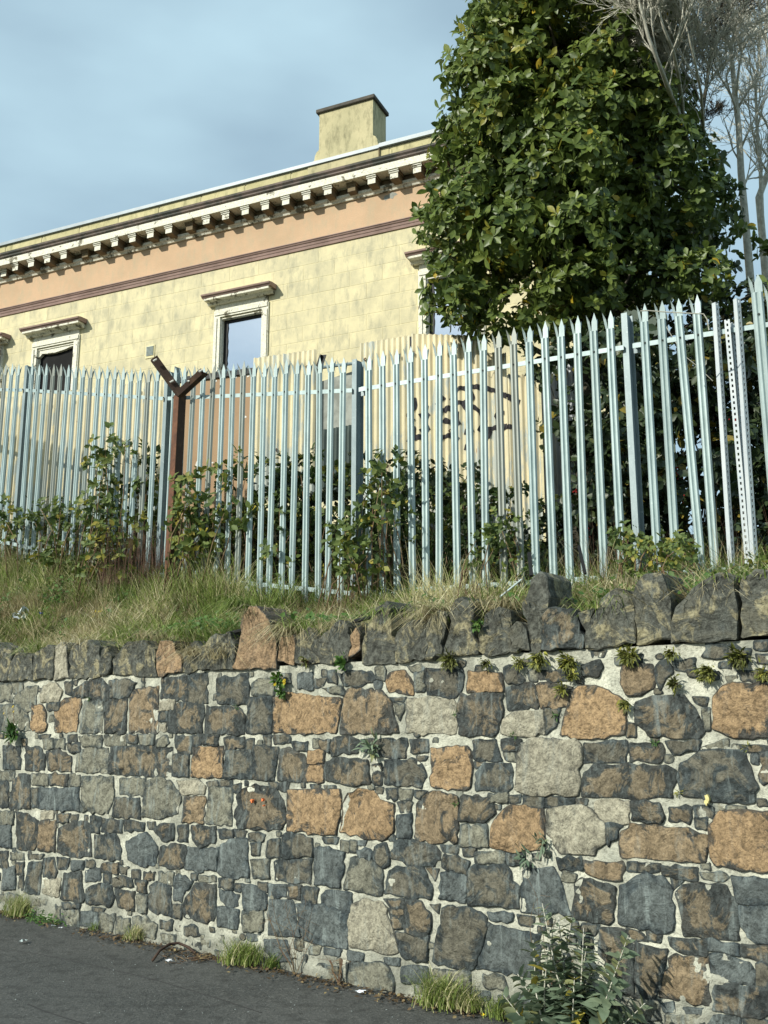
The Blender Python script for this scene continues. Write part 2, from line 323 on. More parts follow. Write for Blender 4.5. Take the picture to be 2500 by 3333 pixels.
# stones measured on the wall face, one per line: colour code then corners; each block has its own survey frame (x0, y0, scale)
STONES = '''
#0 1850
g 0,625 60,620 65,715 0,720;g 70,625 125,620 120,690 75,675;g 75,700 150,640 205,640 185,760 150,775 80,725
p 235,640 300,620 335,660 320,715 225,720 220,690;d 350,620 390,610 385,680 355,672;b 395,660 475,615 475,690 395,695
b 485,605 555,600 590,650 585,710 482,710;d 595,610 680,600 735,620 700,690 597,695;b 875,600 1010,585 1010,710 870,700
d 1018,575 1120,570 1120,725 1018,722;d 1175,600 1340,570 1340,725 1280,735 1180,725;g 1365,625 1400,600 1475,600 1475,685 1365,680
g 0,740 70,735 150,790 160,870 0,880;o 175,745 230,740 248,780 248,870 215,885 170,860;d 255,735 325,725 320,760 260,765
o 295,765 350,705 440,705 412,880 300,880;g 460,720 560,718 550,885 430,880;b 575,710 685,700 680,885 568,885
t 705,660 740,655 855,640 850,885 700,885;p 868,725 945,715 940,760 865,765;d 865,780 905,775 905,820 860,820;p 865,840 895,840 895,875 860,878
b 920,760 970,725 1100,740 1090,885 910,880;b 1120,745 1290,755 1325,800 1320,890 1110,885;d 1345,700 1468,695 1465,885 1335,885
d 210,905 270,900 265,918 215,918;g 235,925 285,920 290,970 240,970;g 300,925 350,925 350,970 300,970;d 370,905 415,900 415,930 370,930
d 360,950 430,945 435,985 380,990;g 430,910 550,905 550,960 450,960;g 565,905 675,905 680,950 620,960 570,950;b 690,900 745,900 740,940 695,940
g 755,900 835,900 830,950 760,945;g 845,935 900,905 915,940 890,960 850,960;b 950,905 1035,910 1030,995 965,1000 950,960;d 1045,905 1085,905 1080,960 1045,955
b 1090,900 1180,905 1175,955 1100,950;b 1215,920 1320,915 1325,960 1220,985;d 1335,930 1370,925 1365,985 1330,980;d 1425,905 1465,905 1460,960 1430,955
d 1480,905 1560,905 1565,935 1485,945;d 1580,940 1660,940 1660,985 1600,980
d 20,960 110,965 110,1080 20,1080;b 140,970 210,965 245,1010 240,1085 140,1085;b 255,990 320,980 385,1020 385,1095 265,1085
g 420,990 480,970 585,975 580,1100 410,1095;b 600,970 740,960 930,970 925,1120 590,1105;d 940,1010 1020,1010 1015,1120 935,1115
o 1045,970 1205,965 1200,1125 1035,1120;d 1225,990 1350,985 1360,1130 1210,1130;d 1375,960 1500,970 1480,1140 1370,1130
b 1510,990 1560,970 1640,1010 1655,1060 1655,1150 1505,1140;g 0,1095 80,1100 75,1140 0,1145;g 175,1110 265,1115 260,1170 175,1165
b 270,1115 370,1115 365,1170 275,1170;g 380,1115 430,1120 435,1170 375,1170;g 650,1140 785,1135 780,1225 650,1215
p 960,1150 1060,1145 1110,1180 1105,1215 985,1215;d 1120,1160 1175,1150 1180,1170 1125,1175;d 1190,1150 1255,1150 1255,1170 1190,1175
d 1260,1175 1300,1165 1295,1205 1265,1205;d 1455,1160 1495,1160 1500,1185 1460,1180;b 1510,1165 1560,1160 1555,1200 1515,1195
#0 2500
d 0,75 45,80 45,205 0,205;b 75,60 105,35 160,40 165,215 55,215;d 175,110 205,110 205,210 175,210;n 215,110 425,110 430,230 215,215
g 445,50 610,50 615,150 585,240 440,230;d 625,165 755,165 755,270 610,255;g 790,80 860,50 920,70 975,150 960,240 870,270 770,260
t 1000,160 1110,160 1100,295 985,290;g 1130,110 1255,105 1250,305 1115,295;b 1290,130 1380,90 1480,110 1530,180 1545,280 1520,325 1290,325 1268,260
g 0,235 75,235 70,300 0,300;p 225,240 290,235 290,270 225,280;b 310,255 380,250 370,290 310,290;d 385,260 420,255 420,280 385,282
d 490,265 545,270 535,350 490,345;d 555,275 665,285 660,345 550,340;d 675,285 780,300 775,335 675,335;d 800,295 840,295 840,325 805,325
b 835,330 870,305 935,305 935,385 880,390;d 965,315 1015,310 1015,395 965,390;b 1040,315 1165,320 1160,400 1080,425 1045,380
d 1180,335 1260,335 1255,375 1190,375;d 1270,335 1330,345 1320,370 1275,368;d 1345,360 1395,350 1430,365 1420,390 1350,390
n 0,310 60,310 60,430 0,420;b 90,245 150,250 210,290 205,400 185,440 95,430;t 215,300 235,285 300,285 295,450 210,440
b 320,330 400,285 480,300 490,380 490,470 400,475 310,450;d 515,365 625,358 655,440 645,490 515,480;n 685,400 790,350 850,430 840,520 760,525 695,490
b 870,430 940,410 1005,425 1000,520 970,540 860,520;n 1015,430 1100,440 1095,555 1000,540;n 1110,440 1180,432 1170,550 1110,545
n 1195,420 1240,390 1335,385 1340,590 1240,590 1180,560;d 1360,410 1405,410 1400,465 1365,465;d 1450,400 1510,385 1520,475 1445,475
d 0,455 45,455 45,540 10,535;g 60,460 130,465 130,490 60,490;n 20,548 85,535 85,650 15,655;b 92,515 130,510 127,575 95,572;d 105,590 125,585 125,655 105,655
d 160,515 230,510 225,560 215,680 135,665;b 238,490 290,485 310,560 300,590 238,585;d 155,470 235,468 225,488 158,488;d 310,485 375,490 360,545 315,540
n 390,505 455,505 450,545 390,545;d 465,500 510,505 510,530 465,530;n 465,560 500,545 545,545 540,605 465,610;b 555,520 640,515 635,570 550,555
d 648,530 695,540 680,570 648,560;d 560,575 595,570 590,620 560,610;d 610,600 650,585 715,600 720,635 615,635;d 715,555 755,555 755,600 715,590
b 780,565 835,565 830,600 780,598;p 240,605 330,600 320,690 280,690 235,670;g 860,565 940,570 935,630 860,610;n 950,590 1000,585 1040,610 1020,650 945,640
d 1035,575 1065,575 1060,600 1035,595;g 1075,588 1165,592 1165,608 1075,605;b 350,570 440,560 445,640 460,700 430,725 330,700
d 470,660 540,625 600,640 620,700 600,745 470,725;b 625,655 725,670 725,765 640,745;b 735,610 795,615 790,670 745,660;g 745,685 795,688 790,780 750,770
d 810,640 850,615 925,650 925,800 830,775 800,740;n 945,655 1000,650 985,720 945,710;d 940,740 985,735 975,815 935,800
b 1010,700 1060,625 1165,630 1165,800 1120,835 1000,800 985,760;d 1185,600 1260,600 1255,655 1185,640;d 1270,630 1300,630 1295,665 1270,660
n 1190,660 1290,690 1285,740 1240,750 1195,710;n 1180,755 1290,770 1285,865 1180,850;n 1310,630 1380,640 1440,690 1435,760 1320,760
d 1395,620 1440,625 1440,665 1395,650;g 1315,775 1420,775 1420,870 1320,880;d 340,730 435,740 430,755 345,755;g 345,768 430,768 430,860 345,850
g 280,740 330,750 330,850 285,820;n 440,780 530,785 530,860 440,850;d 500,755 570,760 560,772 500,770;g 540,790 620,790 600,900 545,880
g 635,810 700,815 700,900 630,890;g 720,810 790,800 850,850 840,920 720,900;d 870,825 935,830 930,870 870,860;d 1000,860 1050,850 1080,900 1050,905 1000,895
g 0,690 60,680 120,700 120,740 0,720;g 150,700 265,715 260,740 160,740;g 870,900 950,905 940,950 880,940;n 1430,930 1550,935 1570,1040 1480,1040 1430,980
n 1330,900 1420,900 1410,925 1340,925;g 1170,910 1210,910 1200,950 1170,950;g 1090,930 1130,930 1130,960 1095,955
#750 1850
n 370,575 440,565 445,650 370,645;d 460,600 520,590 500,630 460,640;d 530,560 570,555 575,620 530,610;g 500,645 600,640 620,680 560,672
d 585,570 760,560 780,600 700,635 620,630;g 785,540 825,530 830,600 790,590;o 860,570 940,555 985,620 985,680 860,665 845,610;g 1000,570 1045,560 1045,660 1005,660
g 960,530 1040,525 1040,550 980,555;d 1060,545 1250,545 1250,640 1220,690 1070,680;o 1290,560 1460,570 1470,660 1285,665
o 235,700 330,675 600,710 570,885 235,885;t 640,655 810,660 870,720 905,880 600,890 605,780;g 885,730 935,735 915,815;d 865,700 945,700 935,715 880,715
p 960,710 1200,710 1225,760 1215,885 950,880;b 1250,680 1470,685 1470,760 1440,880 1420,900 1240,890 1230,750
d 335,940 435,935 420,980 360,980;g 450,925 475,925 475,965 450,965;b 485,930 540,930 530,990 490,970;b 560,920 640,910 690,930 685,990 550,1010 545,950
d 710,930 760,925 950,925 945,1020 870,1020 710,985;b 975,930 1065,930 1065,985 980,990;g 250,910 270,910 270,950 250,950;d 280,910 320,910 320,950 280,955;d 180,905 215,905 210,950 180,955
b 520,1050 560,1030 740,1040 755,1160 640,1165 520,1140;o 425,990 510,985 505,1045 420,1050;o 425,1065 505,1060 500,1150 420,1145
b 770,1065 815,1060 815,1090 775,1090;b 775,1110 820,1110 818,1165 775,1160;d 840,1040 1010,1040 1055,1120 1030,1180 900,1170 838,1160
o 1090,975 1280,965 1300,1030 1290,1180 1240,1190 1090,1170;d 1315,935 1430,930 1460,1030 1320,1025;b 1470,930 1565,930 1560,980 1475,980
d 1010,1018 1060,1018 1050,1030 1010,1030;b 1320,1050 1370,1045 1365,1060 1325,1072;d 1330,1110 1370,1060 1510,1060 1520,1180 1480,1205 1330,1195
g 1480,1000 1550,1000 1545,1040 1490,1030;d 205,1160 250,1165 245,1185 210,1180;d 265,1165 310,1165 305,1190 270,1188;d 435,1172 485,1175 480,1188 440,1188;d 510,1178 565,1180 565,1192 515,1190
d 790,1190 825,1190 820,1210 790,1210;d 845,1195 900,1195 900,1240 850,1240;g 915,1195 980,1200 975,1245 920,1245;d 1000,1205 1060,1205 1020,1240 1000,1230
g 1400,1220 1495,1215 1495,1260 1405,1260
#750 2500
o 315,125 590,120 600,200 570,355 310,335;o 620,170 690,115 770,130 830,185 885,200 880,340 840,380 760,380 595,340;d 905,190 980,190 970,230 920,235
n 905,260 975,250 970,375 905,370;t 1010,200 1040,140 1130,130 1225,160 1225,395 1120,400 1000,370;b 1250,160 1330,150 1420,200 1430,240 1370,290 1240,280
g 1250,310 1380,310 1390,420 1240,415;d 500,380 580,380 570,405 510,400;g 600,395 640,400 635,450 600,440;g 650,395 680,400 680,450 650,450
n 690,400 730,395 725,415 695,412;n 690,450 730,435 765,465 755,495 700,480;d 785,430 840,410 855,520 830,535 780,490;d 860,370 885,370 885,388 862,388
d 890,400 1000,395 1110,430 1130,490 1100,525 990,520 870,480;d 1140,420 1225,425 1220,455 1150,445;d 1160,470 1220,475 1290,510 1280,570 1150,530
d 1260,435 1320,440 1310,470 1265,470;d 285,370 330,350 440,385 440,475 290,480;g 115,500 210,495 210,590 130,590;d 240,510 290,495 440,490 430,620 245,600
n 460,440 530,430 615,460 615,530 590,640 460,625;g 655,490 740,490 820,550 815,680 620,650 640,560;d 860,560 900,535 1040,540 1090,640 1080,705 835,670
b 1065,545 1120,550 1105,600;n 1140,570 1180,555 1280,590 1265,720 1130,700;d 145,625 195,625 195,665 155,660;n 210,630 300,635 300,690 210,685
b 315,635 380,640 375,705 315,700;d 390,650 475,655 465,735 390,720;n 495,690 520,665 655,680 650,780 540,760 490,740
p 660,740 720,710 820,730 860,830 905,990 870,1000 650,960 640,870;b 835,710 940,715 935,755 870,750;b 860,765 935,765 930,860 880,860
b 955,715 1030,725 1080,790 1080,860 1060,905 950,880;d 1085,740 1125,740 1120,775;d 900,890 1070,912 1060,1040 1000,1040 930,1010
n 360,740 480,740 640,790 635,900 630,970 400,920 380,850;n 215,715 335,720 375,905 210,895;d 1150,760 1290,755 1380,810 1385,860 1310,1080 1240,1080 1100,1040 1110,960
g 430,970 490,960 480,1000 430,1000;n 510,975 600,985 590,1010 510,1000;n 640,990 720,1010 710,1045 640,1030;n 835,1030 915,1035 910,1060 840,1055
g 440,1130 480,1060 580,1080 590,1170 430,1170 420,1150;g 640,1060 840,1060 880,1130 880,1200 640,1170;n 930,1080 1060,1080 1070,1130 1030,1160 930,1150
g 1130,1100 1290,1100 1290,1200 1200,1170 1130,1140;g 1370,1120 1470,1130 1490,1190 1380,1180;n 1330,1210 1395,1215 1395,1245 1335,1245;g 1450,1235 1500,1235 1500,1300 1450,1290
#1500 2500
b 160,145 245,140 245,185 160,180;d 265,155 320,150 315,180 270,185;d 340,155 445,155 445,205 340,200;d 460,160 525,160 525,200 462,205;d 540,160 610,160 605,205 540,195
b 630,175 680,175 675,190 635,190;p 730,190 800,175 905,185 905,290 790,290 730,230;b 925,185 1070,195 1095,260 1080,290 930,275;b 1130,220 1240,220 1230,295 1130,280
d 1260,215 1360,220 1355,265 1270,265;d 1270,275 1325,275 1320,325 1275,320;g 1370,195 1430,190 1430,230 1370,225;g 1440,210 1530,215 1520,230 1440,228
o 235,230 280,205 440,225 455,280 440,435 280,450 165,420 175,310;p 470,230 580,210 700,225 770,300 780,400 720,465 540,455 470,350;d 785,305 865,315 800,415 785,380
t 870,350 920,305 1050,310 1190,330 1325,370 1320,500 1100,490 870,475 860,400;o 1345,320 1400,240 1660,240 1660,550 1380,520 1350,420
g 85,460 240,460 235,510 85,510;d 250,465 340,465 330,520 255,515;d 525,490 645,485 650,545 540,545;t 670,505 870,510 880,540 865,600 780,595 680,560
d 905,515 950,515 950,555 905,550;d 960,520 1070,525 1065,550 960,555;b 1090,535 1275,545 1275,600 1200,590 1095,570;g 560,560 620,580 610,610 550,600
d 1140,595 1195,600 1150,650;g 1300,570 1400,565 1440,590 1420,605 1310,590;d 45,560 80,525 240,525 265,560 310,640 310,750 45,735
n 340,560 500,540 540,620 590,790 330,770;b 620,630 650,600 700,605 830,650 820,820 800,840 610,810;n 865,640 960,585 1090,590 1140,650 1140,870 1110,885 860,835
b 1165,680 1200,640 1290,625 1430,640 1500,780 1500,920 1210,900 1190,760;n 1470,590 1660,610 1660,725 1500,720;n 1510,750 1660,745 1660,940 1600,940 1520,850
n 150,785 275,790 270,820 160,815;n 150,840 290,880 430,900 420,1120 90,1080;d 310,800 390,810 385,850 320,840;d 660,845 740,850 720,900 650,880
b 755,870 880,880 930,960 930,1230 870,1210 750,1000;b 950,950 1110,985 1090,1100 1040,1245 945,1230;b 900,870 980,900 1000,930 930,930;b 1010,890 1080,905 1075,935 1015,920
b 1130,920 1320,935 1320,1010 1160,975;n 1330,930 1500,960 1500,1005 1340,975;t 1130,1030 1160,1010 1330,1030 1340,1100 1340,1280 1080,1230 1095,1120
n 1350,1010 1440,1005 1560,1060 1590,1110 1570,1170 1370,1140;b 1520,960 1660,970 1660,1050 1525,1010;d 1605,1060 1660,1070 1660,1190 1600,1180
b 1380,1180 1440,1170 1660,1205 1660,1320 1620,1345 1370,1300;g 880,1250 1070,1260 1075,1350 900,1360;n 1090,1280 1145,1270 1150,1310 1100,1310
n 1210,1300 1310,1300 1300,1320 1215,1318;g 1110,1340 1310,1330 1310,1382 1110,1382;n 1330,1345 1500,1345 1500,1382 1340,1382;d 1530,1360 1620,1350 1660,1370 1660,1420 1530,1420
b 470,1090 530,1100 525,1170 480,1160;g 550,1250 700,1250 700,1350 550,1350
#1500 1850
d 1330,410 1440,425 1435,470 1310,470;d 1450,420 1560,440 1540,510 1470,520 1445,480;d 1590,400 1660,395 1660,435 1590,430;d 1600,470 1660,470 1660,510 1610,505
d 1500,560 1650,560 1650,600 1520,600;d 710,455 780,450 770,475 715,475;b 660,530 750,500 765,530 740,580 665,575;t 880,530 1030,525 1050,600 1040,640 970,680 900,680 870,620
d 1060,530 1110,500 1140,560 1080,650 1060,600;d 1150,500 1260,490 1260,540 1160,540;d 240,540 290,530 340,600 330,615 255,615;g 370,560 395,540 415,570 410,605 375,600
b 425,560 560,560 580,600 500,610 430,595;b 250,650 380,620 400,640 415,740 410,755 260,760;t 405,640 460,620 600,650 580,740 440,755
p 235,820 290,780 440,770 450,890 330,900 225,885;d 460,765 530,765 510,850 465,890;o 600,690 640,640 760,650 880,720 885,780 880,890 700,915 545,895 560,820
b 950,730 1000,710 1200,690 1260,760 1310,880 1290,910 1020,900 950,830;b 905,840 940,845 940,905 900,905;d 1260,700 1330,705 1320,740 1270,720;g 1310,760 1340,760 1340,870 1320,870
o 1370,700 1420,640 1520,625 1660,640 1660,905 1480,910 1365,860;b 225,920 320,920 315,975 225,975;p 330,950 370,925 620,925 650,960 630,1220 360,1215 300,1190 310,1060
d 670,950 890,935 900,970 885,1045 670,1045;b 920,950 1080,950 1095,980 1070,1045 920,1040;d 1115,940 1290,935 1280,980 1180,1000 1130,970;g 1310,970 1440,930 1440,965 1330,985
b 1520,960 1660,970 1660,985 1530,982;b 670,1110 720,1065 1110,1070 1160,1100 1140,1230 900,1235 660,1225
d 1190,1060 1300,990 1530,990 1560,1080 1600,1180 1580,1255 1340,1250 1200,1220 1175,1130;n 1575,1010 1600,1010 1600,1050 1575,1045;b 1625,1000 1660,1000 1660,1150 1625,1150
'''
COPING = '''
#0 1850
c -120,440 -70,400 -10,430 -10,610 -125,610;c 0,440 60,435 75,470 55,605 0,610;c 68,530 110,465 185,475 190,605 65,605;c 195,470 270,420 300,440 292,590 195,605
p 310,430 340,405 365,430 375,590 300,605;c 385,470 400,430 470,395 540,430 545,580 385,590;c 555,500 590,430 612,480 598,560 555,575
c 620,500 690,410 760,400 840,440 850,580 620,570;k 858,470 880,400 930,400 985,500 990,555 870,585;c 1000,470 1010,440 1060,400 1095,440 1090,545 1000,560
c 1105,430 1150,380 1250,350 1275,420 1265,545 1105,550;k 1330,260 1360,215 1400,215 1450,260 1500,420 1500,540 1275,540 1305,440
#750 1850
k 280,380 350,370 355,430 350,520 270,500;c 365,370 430,330 470,380 515,510 362,510;c 480,400 520,360 600,290 640,320 650,380 640,500 525,510 465,440
k 655,400 690,330 705,360 705,440 650,480;c 725,430 790,230 850,190 870,300 870,370 900,420 895,510 725,515;c 905,390 960,310 1040,290 1065,320 1075,380 1065,490 910,500
c 1085,290 1140,240 1180,260 1160,360 1150,480 1072,490;c 1220,200 1260,165 1310,190 1310,300 1345,420 1340,460 1160,470 1205,330
c 1352,440 1390,260 1460,220 1515,240 1522,440 1400,470;c 1530,330 1560,300 1600,340 1618,440 1530,455
#1500 1850
c 345,200 400,60 440,30 470,60 475,220 445,280 440,430 385,455 380,330;b 455,260 490,225 610,230 640,300 668,380 660,430 450,440
c 650,250 720,230 690,340 668,300;c 705,310 770,180 850,120 930,200 940,400 690,430;c 960,90 1000,45 1080,40 1110,120 1130,300 1145,380 965,410 950,260
c 1155,330 1180,220 1310,90 1380,50 1450,40 1475,60 1495,260 1490,380 1155,400;c 1530,70 1600,20 1700,30 1720,360 1530,370
c 1740,90 1800,40 1880,60 1900,345 1740,355;c 1910,120 1980,30 2060,50 2080,330 1912,340
'''

# value noise for mortar and ground
def vnoise(x, y, seed=0):
    xi, yi = np.floor(x).astype(int), np.floor(y).astype(int); fx, fy = x-xi, y-yi; fx = fx*fx*(3-2*fx); fy = fy*fy*(3-2*fy)
    def h(a, b): 
        n = (a*374761393+b*668265263+seed*144269) & 0x7fffffff; n = ((n ^ (n >> 13))*1274126177) & 0x7fffffff; return ((n ^ (n >> 16)) & 0xffff)/65535.
    return (h(xi, yi)*(1-fx)+h(xi+1, yi)*fx)*(1-fy)+(h(xi, yi+1)*(1-fx)+h(xi+1, yi+1)*fx)*fy
def fbm(x, y, o=4, seed=0):
    r = 0.; a = .5
    for i in range(o): r = r+a*vnoise(x*2**i, y*2**i, seed+i); a *= .5
    return r

# ---------------------------------------------------------------- stone retaining wall
GC = .01; U0, U1, V1 = -9.0, 6.5, 2.04
occ = np.zeros((int((U1-U0)/GC), int((V1+.1)/GC)), bool)
def raster(poly):
    p = np.array(poly); i0, j0 = np.floor((p.min(0)-[U0, 0])/GC).astype(int); i1, j1 = np.ceil((p.max(0)-[U0, 0])/GC).astype(int)
    i0, j0 = max(i0, 0), max(j0, 0); i1, j1 = min(i1, occ.shape[0]), min(j1, occ.shape[1])
    if i1 <= i0 or j1 <= j0: return None
    gx, gy = np.meshgrid(U0+(np.arange(i0, i1)+.5)*GC, (np.arange(j0, j1)+.5)*GC, indexing='ij')
    ins = np.zeros(gx.shape, bool); q = np.roll(p, -1, 0)
    for (x0, y0), (x1, y1) in zip(p, q):
        c = ((y0 > gy) != (y1 > gy)) & (gx < (x1-x0)*(gy-y0)/((y1-y0) if abs(y1-y0) > 1e-9 else 1e-9)+x0); ins ^= c
    return (slice(i0, i1), slice(j0, j1)), ins
def parse(txt):
    out = []; sc = 1000/1659
    for line in txt.strip().splitlines():
        if line[0] == '#': ox, oy = map(float, line[1:].split()); continue
        for e in line.split(';'):
            c, *ps = e.split(); out.append((c, [WP.hit(ox+float(p.split(',')[0])*sc, oy+float(p.split(',')[1])*sc) for p in ps]))
    return out
def area(p):
    p = np.array(p); q = np.roll(p, -1, 0); return .5*np.sum(p[:, 0]*q[:, 1]-q[:, 0]*p[:, 1])
stones = []
for c, p in parse(STONES):
    if area(p) < 0: p = p[::-1]
    r = raster(p)
    if r is None: stones.append((c, p)); continue
    if occ[r[0]][r[1]].sum() > .3*max(r[1].sum(), 1): continue
    occ[r[0]] |= r[1]; stones.append((c, p))
n_traced = len(stones)
def try_rect(u, v, w, h, pad):
    i0, i1 = int((u-pad-U0)/GC), int((u+w+pad-U0)/GC)+1; j0, j1 = int(max(v-pad, 0)/GC), int((v+h+pad)/GC)+1
    if i0 < 0 or i1 >= occ.shape[0] or j1 > int((V1-.03)/GC): return False
    if occ[i0:i1, j0:j1].any(): return False
    occ[int((u-U0)/GC):int((u+w-U0)/GC)+1, int(v/GC):int((v+h)/GC)+1] = True; return True
def blob(u, v, w, h):
    P = []; k = random.choice((4, 5, 6)); a0 = random.uniform(-.4, .4)
    if random.random() < .9:
        j = .22; return [(u+w*random.uniform(0, j), v+h*random.uniform(0, j)), (u+w*random.uniform(1-j, 1), v+h*random.uniform(0, j)), (u+w*random.uniform(1-j, 1), v+h*random.uniform(1-j, 1)), (u+w*random.uniform(0, j), v+h*random.uniform(1-j, 1))]
    for i in range(k+2):
        a = a0+2*math.pi*i/(k+2); P.append((u+w*(.5+.5*math.cos(a)*random.uniform(.8, 1)), v+h*(.5+.5*math.sin(a)*random.uniform(.8, 1))))
    return P
uL, _ = WP.hit(0, 2600); uR, _ = WP.hit(2500, 2600); uB, _ = WP.hit(1500, 3333)
v = .02                                                 # coursed masonry beyond the surveyed stretch
while v < V1-.06:
    h = random.choice((.06, .08, .16, .2, .24)); h = min(h, V1-.04-v); u = U0+.02
    while u < U1-.4:
        w = h*random.uniform(.8, 1.9)+.02
        if (u+w < uL-.02 or u > uR+.02 or (u > uB-.3 and v+h < .34)) and h > .03:
            if try_rect(u, v, w, h, .004): stones.append((random.choice('ddgbnbdgto' if v > .7 else 'ddgnnb'), blob(u, v, w, h)))
        u += w+.016
    v += h+.016
for (w0, w1, n) in ((.09, .16, 900), (.05, .09, 4000), (.030, .05, 2600)):
    for _ in range(n):
        w = random.uniform(w0, w1); h = w*random.uniform(.45, .9); u = random.uniform(U0+.05, U1-.3); v = random.uniform(.0, V1-.06)
        if try_rect(u, v, w, h, .008 if w0 > .03 else .005): stones.append((random.choice('ddgbnd' if w0 > .03 else 'ddgg'), blob(u, v, w, h)))
def grow(p, e):
    p = [np.array(q_) for q_ in p]; n = len(p); out = []
    for i in range(n):
        a, b, c_ = p[i-1], p[i], p[(i+1) % n]; d1 = b-a; d2 = c_-b; d1 /= np.linalg.norm(d1)+1e-9; d2 /= np.linalg.norm(d2)+1e-9
        n1 = np.array([d1[1], -d1[0]]); n2 = np.array([d2[1], -d2[0]]); m = n1+n2; l_ = np.linalg.norm(m); m = m/l_ if l_ > .3 else n1; out.append(tuple(b+m*e/max(.6, np.dot(m, n1))))
    return out
def outline(p, amp=.005, step=.04):
    P = []; n = len(p)
    for i in range(n):
        a, b, c_ = np.array(p[i-1]), np.array(p[i]), np.array(p[(i+1) % n])
        la, lc = np.linalg.norm(a-b), np.linalg.norm(c_-b); r = min(.007, la*.2, lc*.2)
        P += [b+(a-b)/max(la, 1e-6)*r, b+(c_-b)/max(lc, 1e-6)*r]
        k = int((lc-2*r)/step)
        for j in range(1, k+1): P.append(b+(c_-b)*((r+(lc-2*r)*j/(k+1))/lc)+rng.normal(0, amp, 2))
    return np.array(P)
def stone_mesh(p, amp, step, proud, rough, back=.03, dome=.82, gr=.0115):
    p = grow(p, gr); o = outline(p, amp, step); n = len(o); c = o.mean(0); V = []; mid = []
    tilt = rng.normal(0, .016, 2); sz = math.sqrt(abs(area(o))); sd = random.randrange(1000); dome = max(dome, 1-.016/max(sz, .03))
    for k, (s, d, m) in enumerate(((1.0, -back, 0), (.997, proud*.75, .0), (dome, proud, .55), (.45, proud+sz*.006, 1.), (0., proud+sz*.006, 1.))):
        w = c+(o-c)*s; w = w[:1] if k == 4 else w
        dd = np.full(len(w), d)
        if k > 1: dd = dd+(fbm(w[:, 0]*13., w[:, 1]*13., 3, sd)-.45)*rough*7+(w-c)@tilt
        elif k: dd = dd+rng.normal(0, rough*.3, len(w))
        V.append(np.stack([w[:, 0], dd, w[:, 1]], 1)); mid += [m]*len(w)
    V = np.vstack(V)
    F = []
    for k in range(3):
        for i in range(n): j = (i+1) % n; F.append((k*n+i, k*n+j, (k+1)*n+j, (k+1)*n+i))
    F += [(3*n+i, 3*n+(i+1) % n, 4*n) for i in range(n)]
    return V, F, mid
WALL = empty('stone_wall', WP.pt(0, 0, 0)); tag(WALL, 'tall rubble stone retaining wall of dark and orange stones with pale mortar and upright coping stones', 'wall')
inv = Matrix.Translation(-WALL.location)
def kid(o, root): o.parent = root; o.matrix_local = Matrix.Translation(-root.location); return o
stones.sort(key=lambda s: -abs(area(s[1]))*(1 if uL-.15 < s[1][0][0] < uR+.1 else .0))
small = {}
for i, (c, p) in enumerate(stones):
    A = abs(area(p)); A_ = math.sqrt(A)
    Vv, F, mid = stone_mesh(p, .0065 if A_ > .06 else .003, .045 if A_ > .1 else .04, random.uniform(.003, .012) if A_ > .07 else random.uniform(.0, .005), .0022 if A_ > .1 else .0012)
    if i < 300: kid(mk('stone', WP.arr(Vv), F, SM[c], smooth=True, mid=mid), WALL)
    else: small.setdefault(c, []).append((Vv, F, mid))
for c, L_ in small.items():
    Vs, Fs, ms, k = [], [], [], 0
    for Vv, F, mid in L_: Vs.append(Vv); Fs += [tuple(a+k for a in f) for f in F]; ms += mid; k += len(Vv)
    kid(mk('small_stones', WP.arr(np.vstack(Vs)), Fs, SM[c], smooth=True, mid=ms), WALL)['kind'] = 'stuff'
st = .0125; us = np.arange(U0, U1, st); vs = np.arange(-.15, V1+.001, st)
gu, gv = np.meshgrid(us, vs, indexing='ij')
d = (fbm(gu*18, gv*18, 4)-.47)*.023-.0040
d += np.clip(.30-gv, 0, .4)*.03*fbm(gu*4, gv*4, 3, 5)+np.clip((fbm(gu*3, gv*3, 3, 9)-.5)*.05, 0, .02)*(gv < .5)
nu, nv = gu.shape; idx = np.arange(nu*nv).reshape(nu, nv)
Q = np.stack([idx[:-1, :-1], idx[1:, :-1], idx[1:, 1:], idx[:-1, 1:]], -1).reshape(-1, 4)
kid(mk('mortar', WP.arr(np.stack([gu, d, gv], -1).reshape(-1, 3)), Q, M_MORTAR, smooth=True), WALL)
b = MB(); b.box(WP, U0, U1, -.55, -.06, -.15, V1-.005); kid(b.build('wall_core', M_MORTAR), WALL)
for c, p in parse(COPING):
    if area(p) < 0: p = p[::-1]
    lo = min(q[1] for q in p); p = [(u, v_+.004) for u, v_ in p]
    Vv, F, mid = stone_mesh(p, .009, .06, random.uniform(.015, .035), .006, back=.26, dome=.86)
    F = F+[tuple(range(len([0 for m in mid if True])//4-1, -1, -1))] if False else F
    kid(mk('coping_stone', WP.arr(Vv), F, SM[c], mid=mid), WALL)
u = U0                                                  # more coping stones on the stretch left and right of the view
for lo, hi in ((U0, WP.hit(-130, 2300)[0]), (WP.hit(2770, 2200)[0], U1)):
    u = lo
    while u < hi-.1:
        w = random.uniform(.16, .34); h = random.uniform(.22, .5)
        Vv, F, mid = stone_mesh([(u, V1), (u+w, V1), (u+w*random.uniform(.75, 1), V1+h*.8), (u+w*random.uniform(.4, .7), V1+h), (u+w*.1, V1+h*.75)], .009, .06, .03, .008, back=.26)
        kid(mk('coping_stone', WP.arr(Vv), F, SM['c'], mid=mid), WALL); u += w+.012

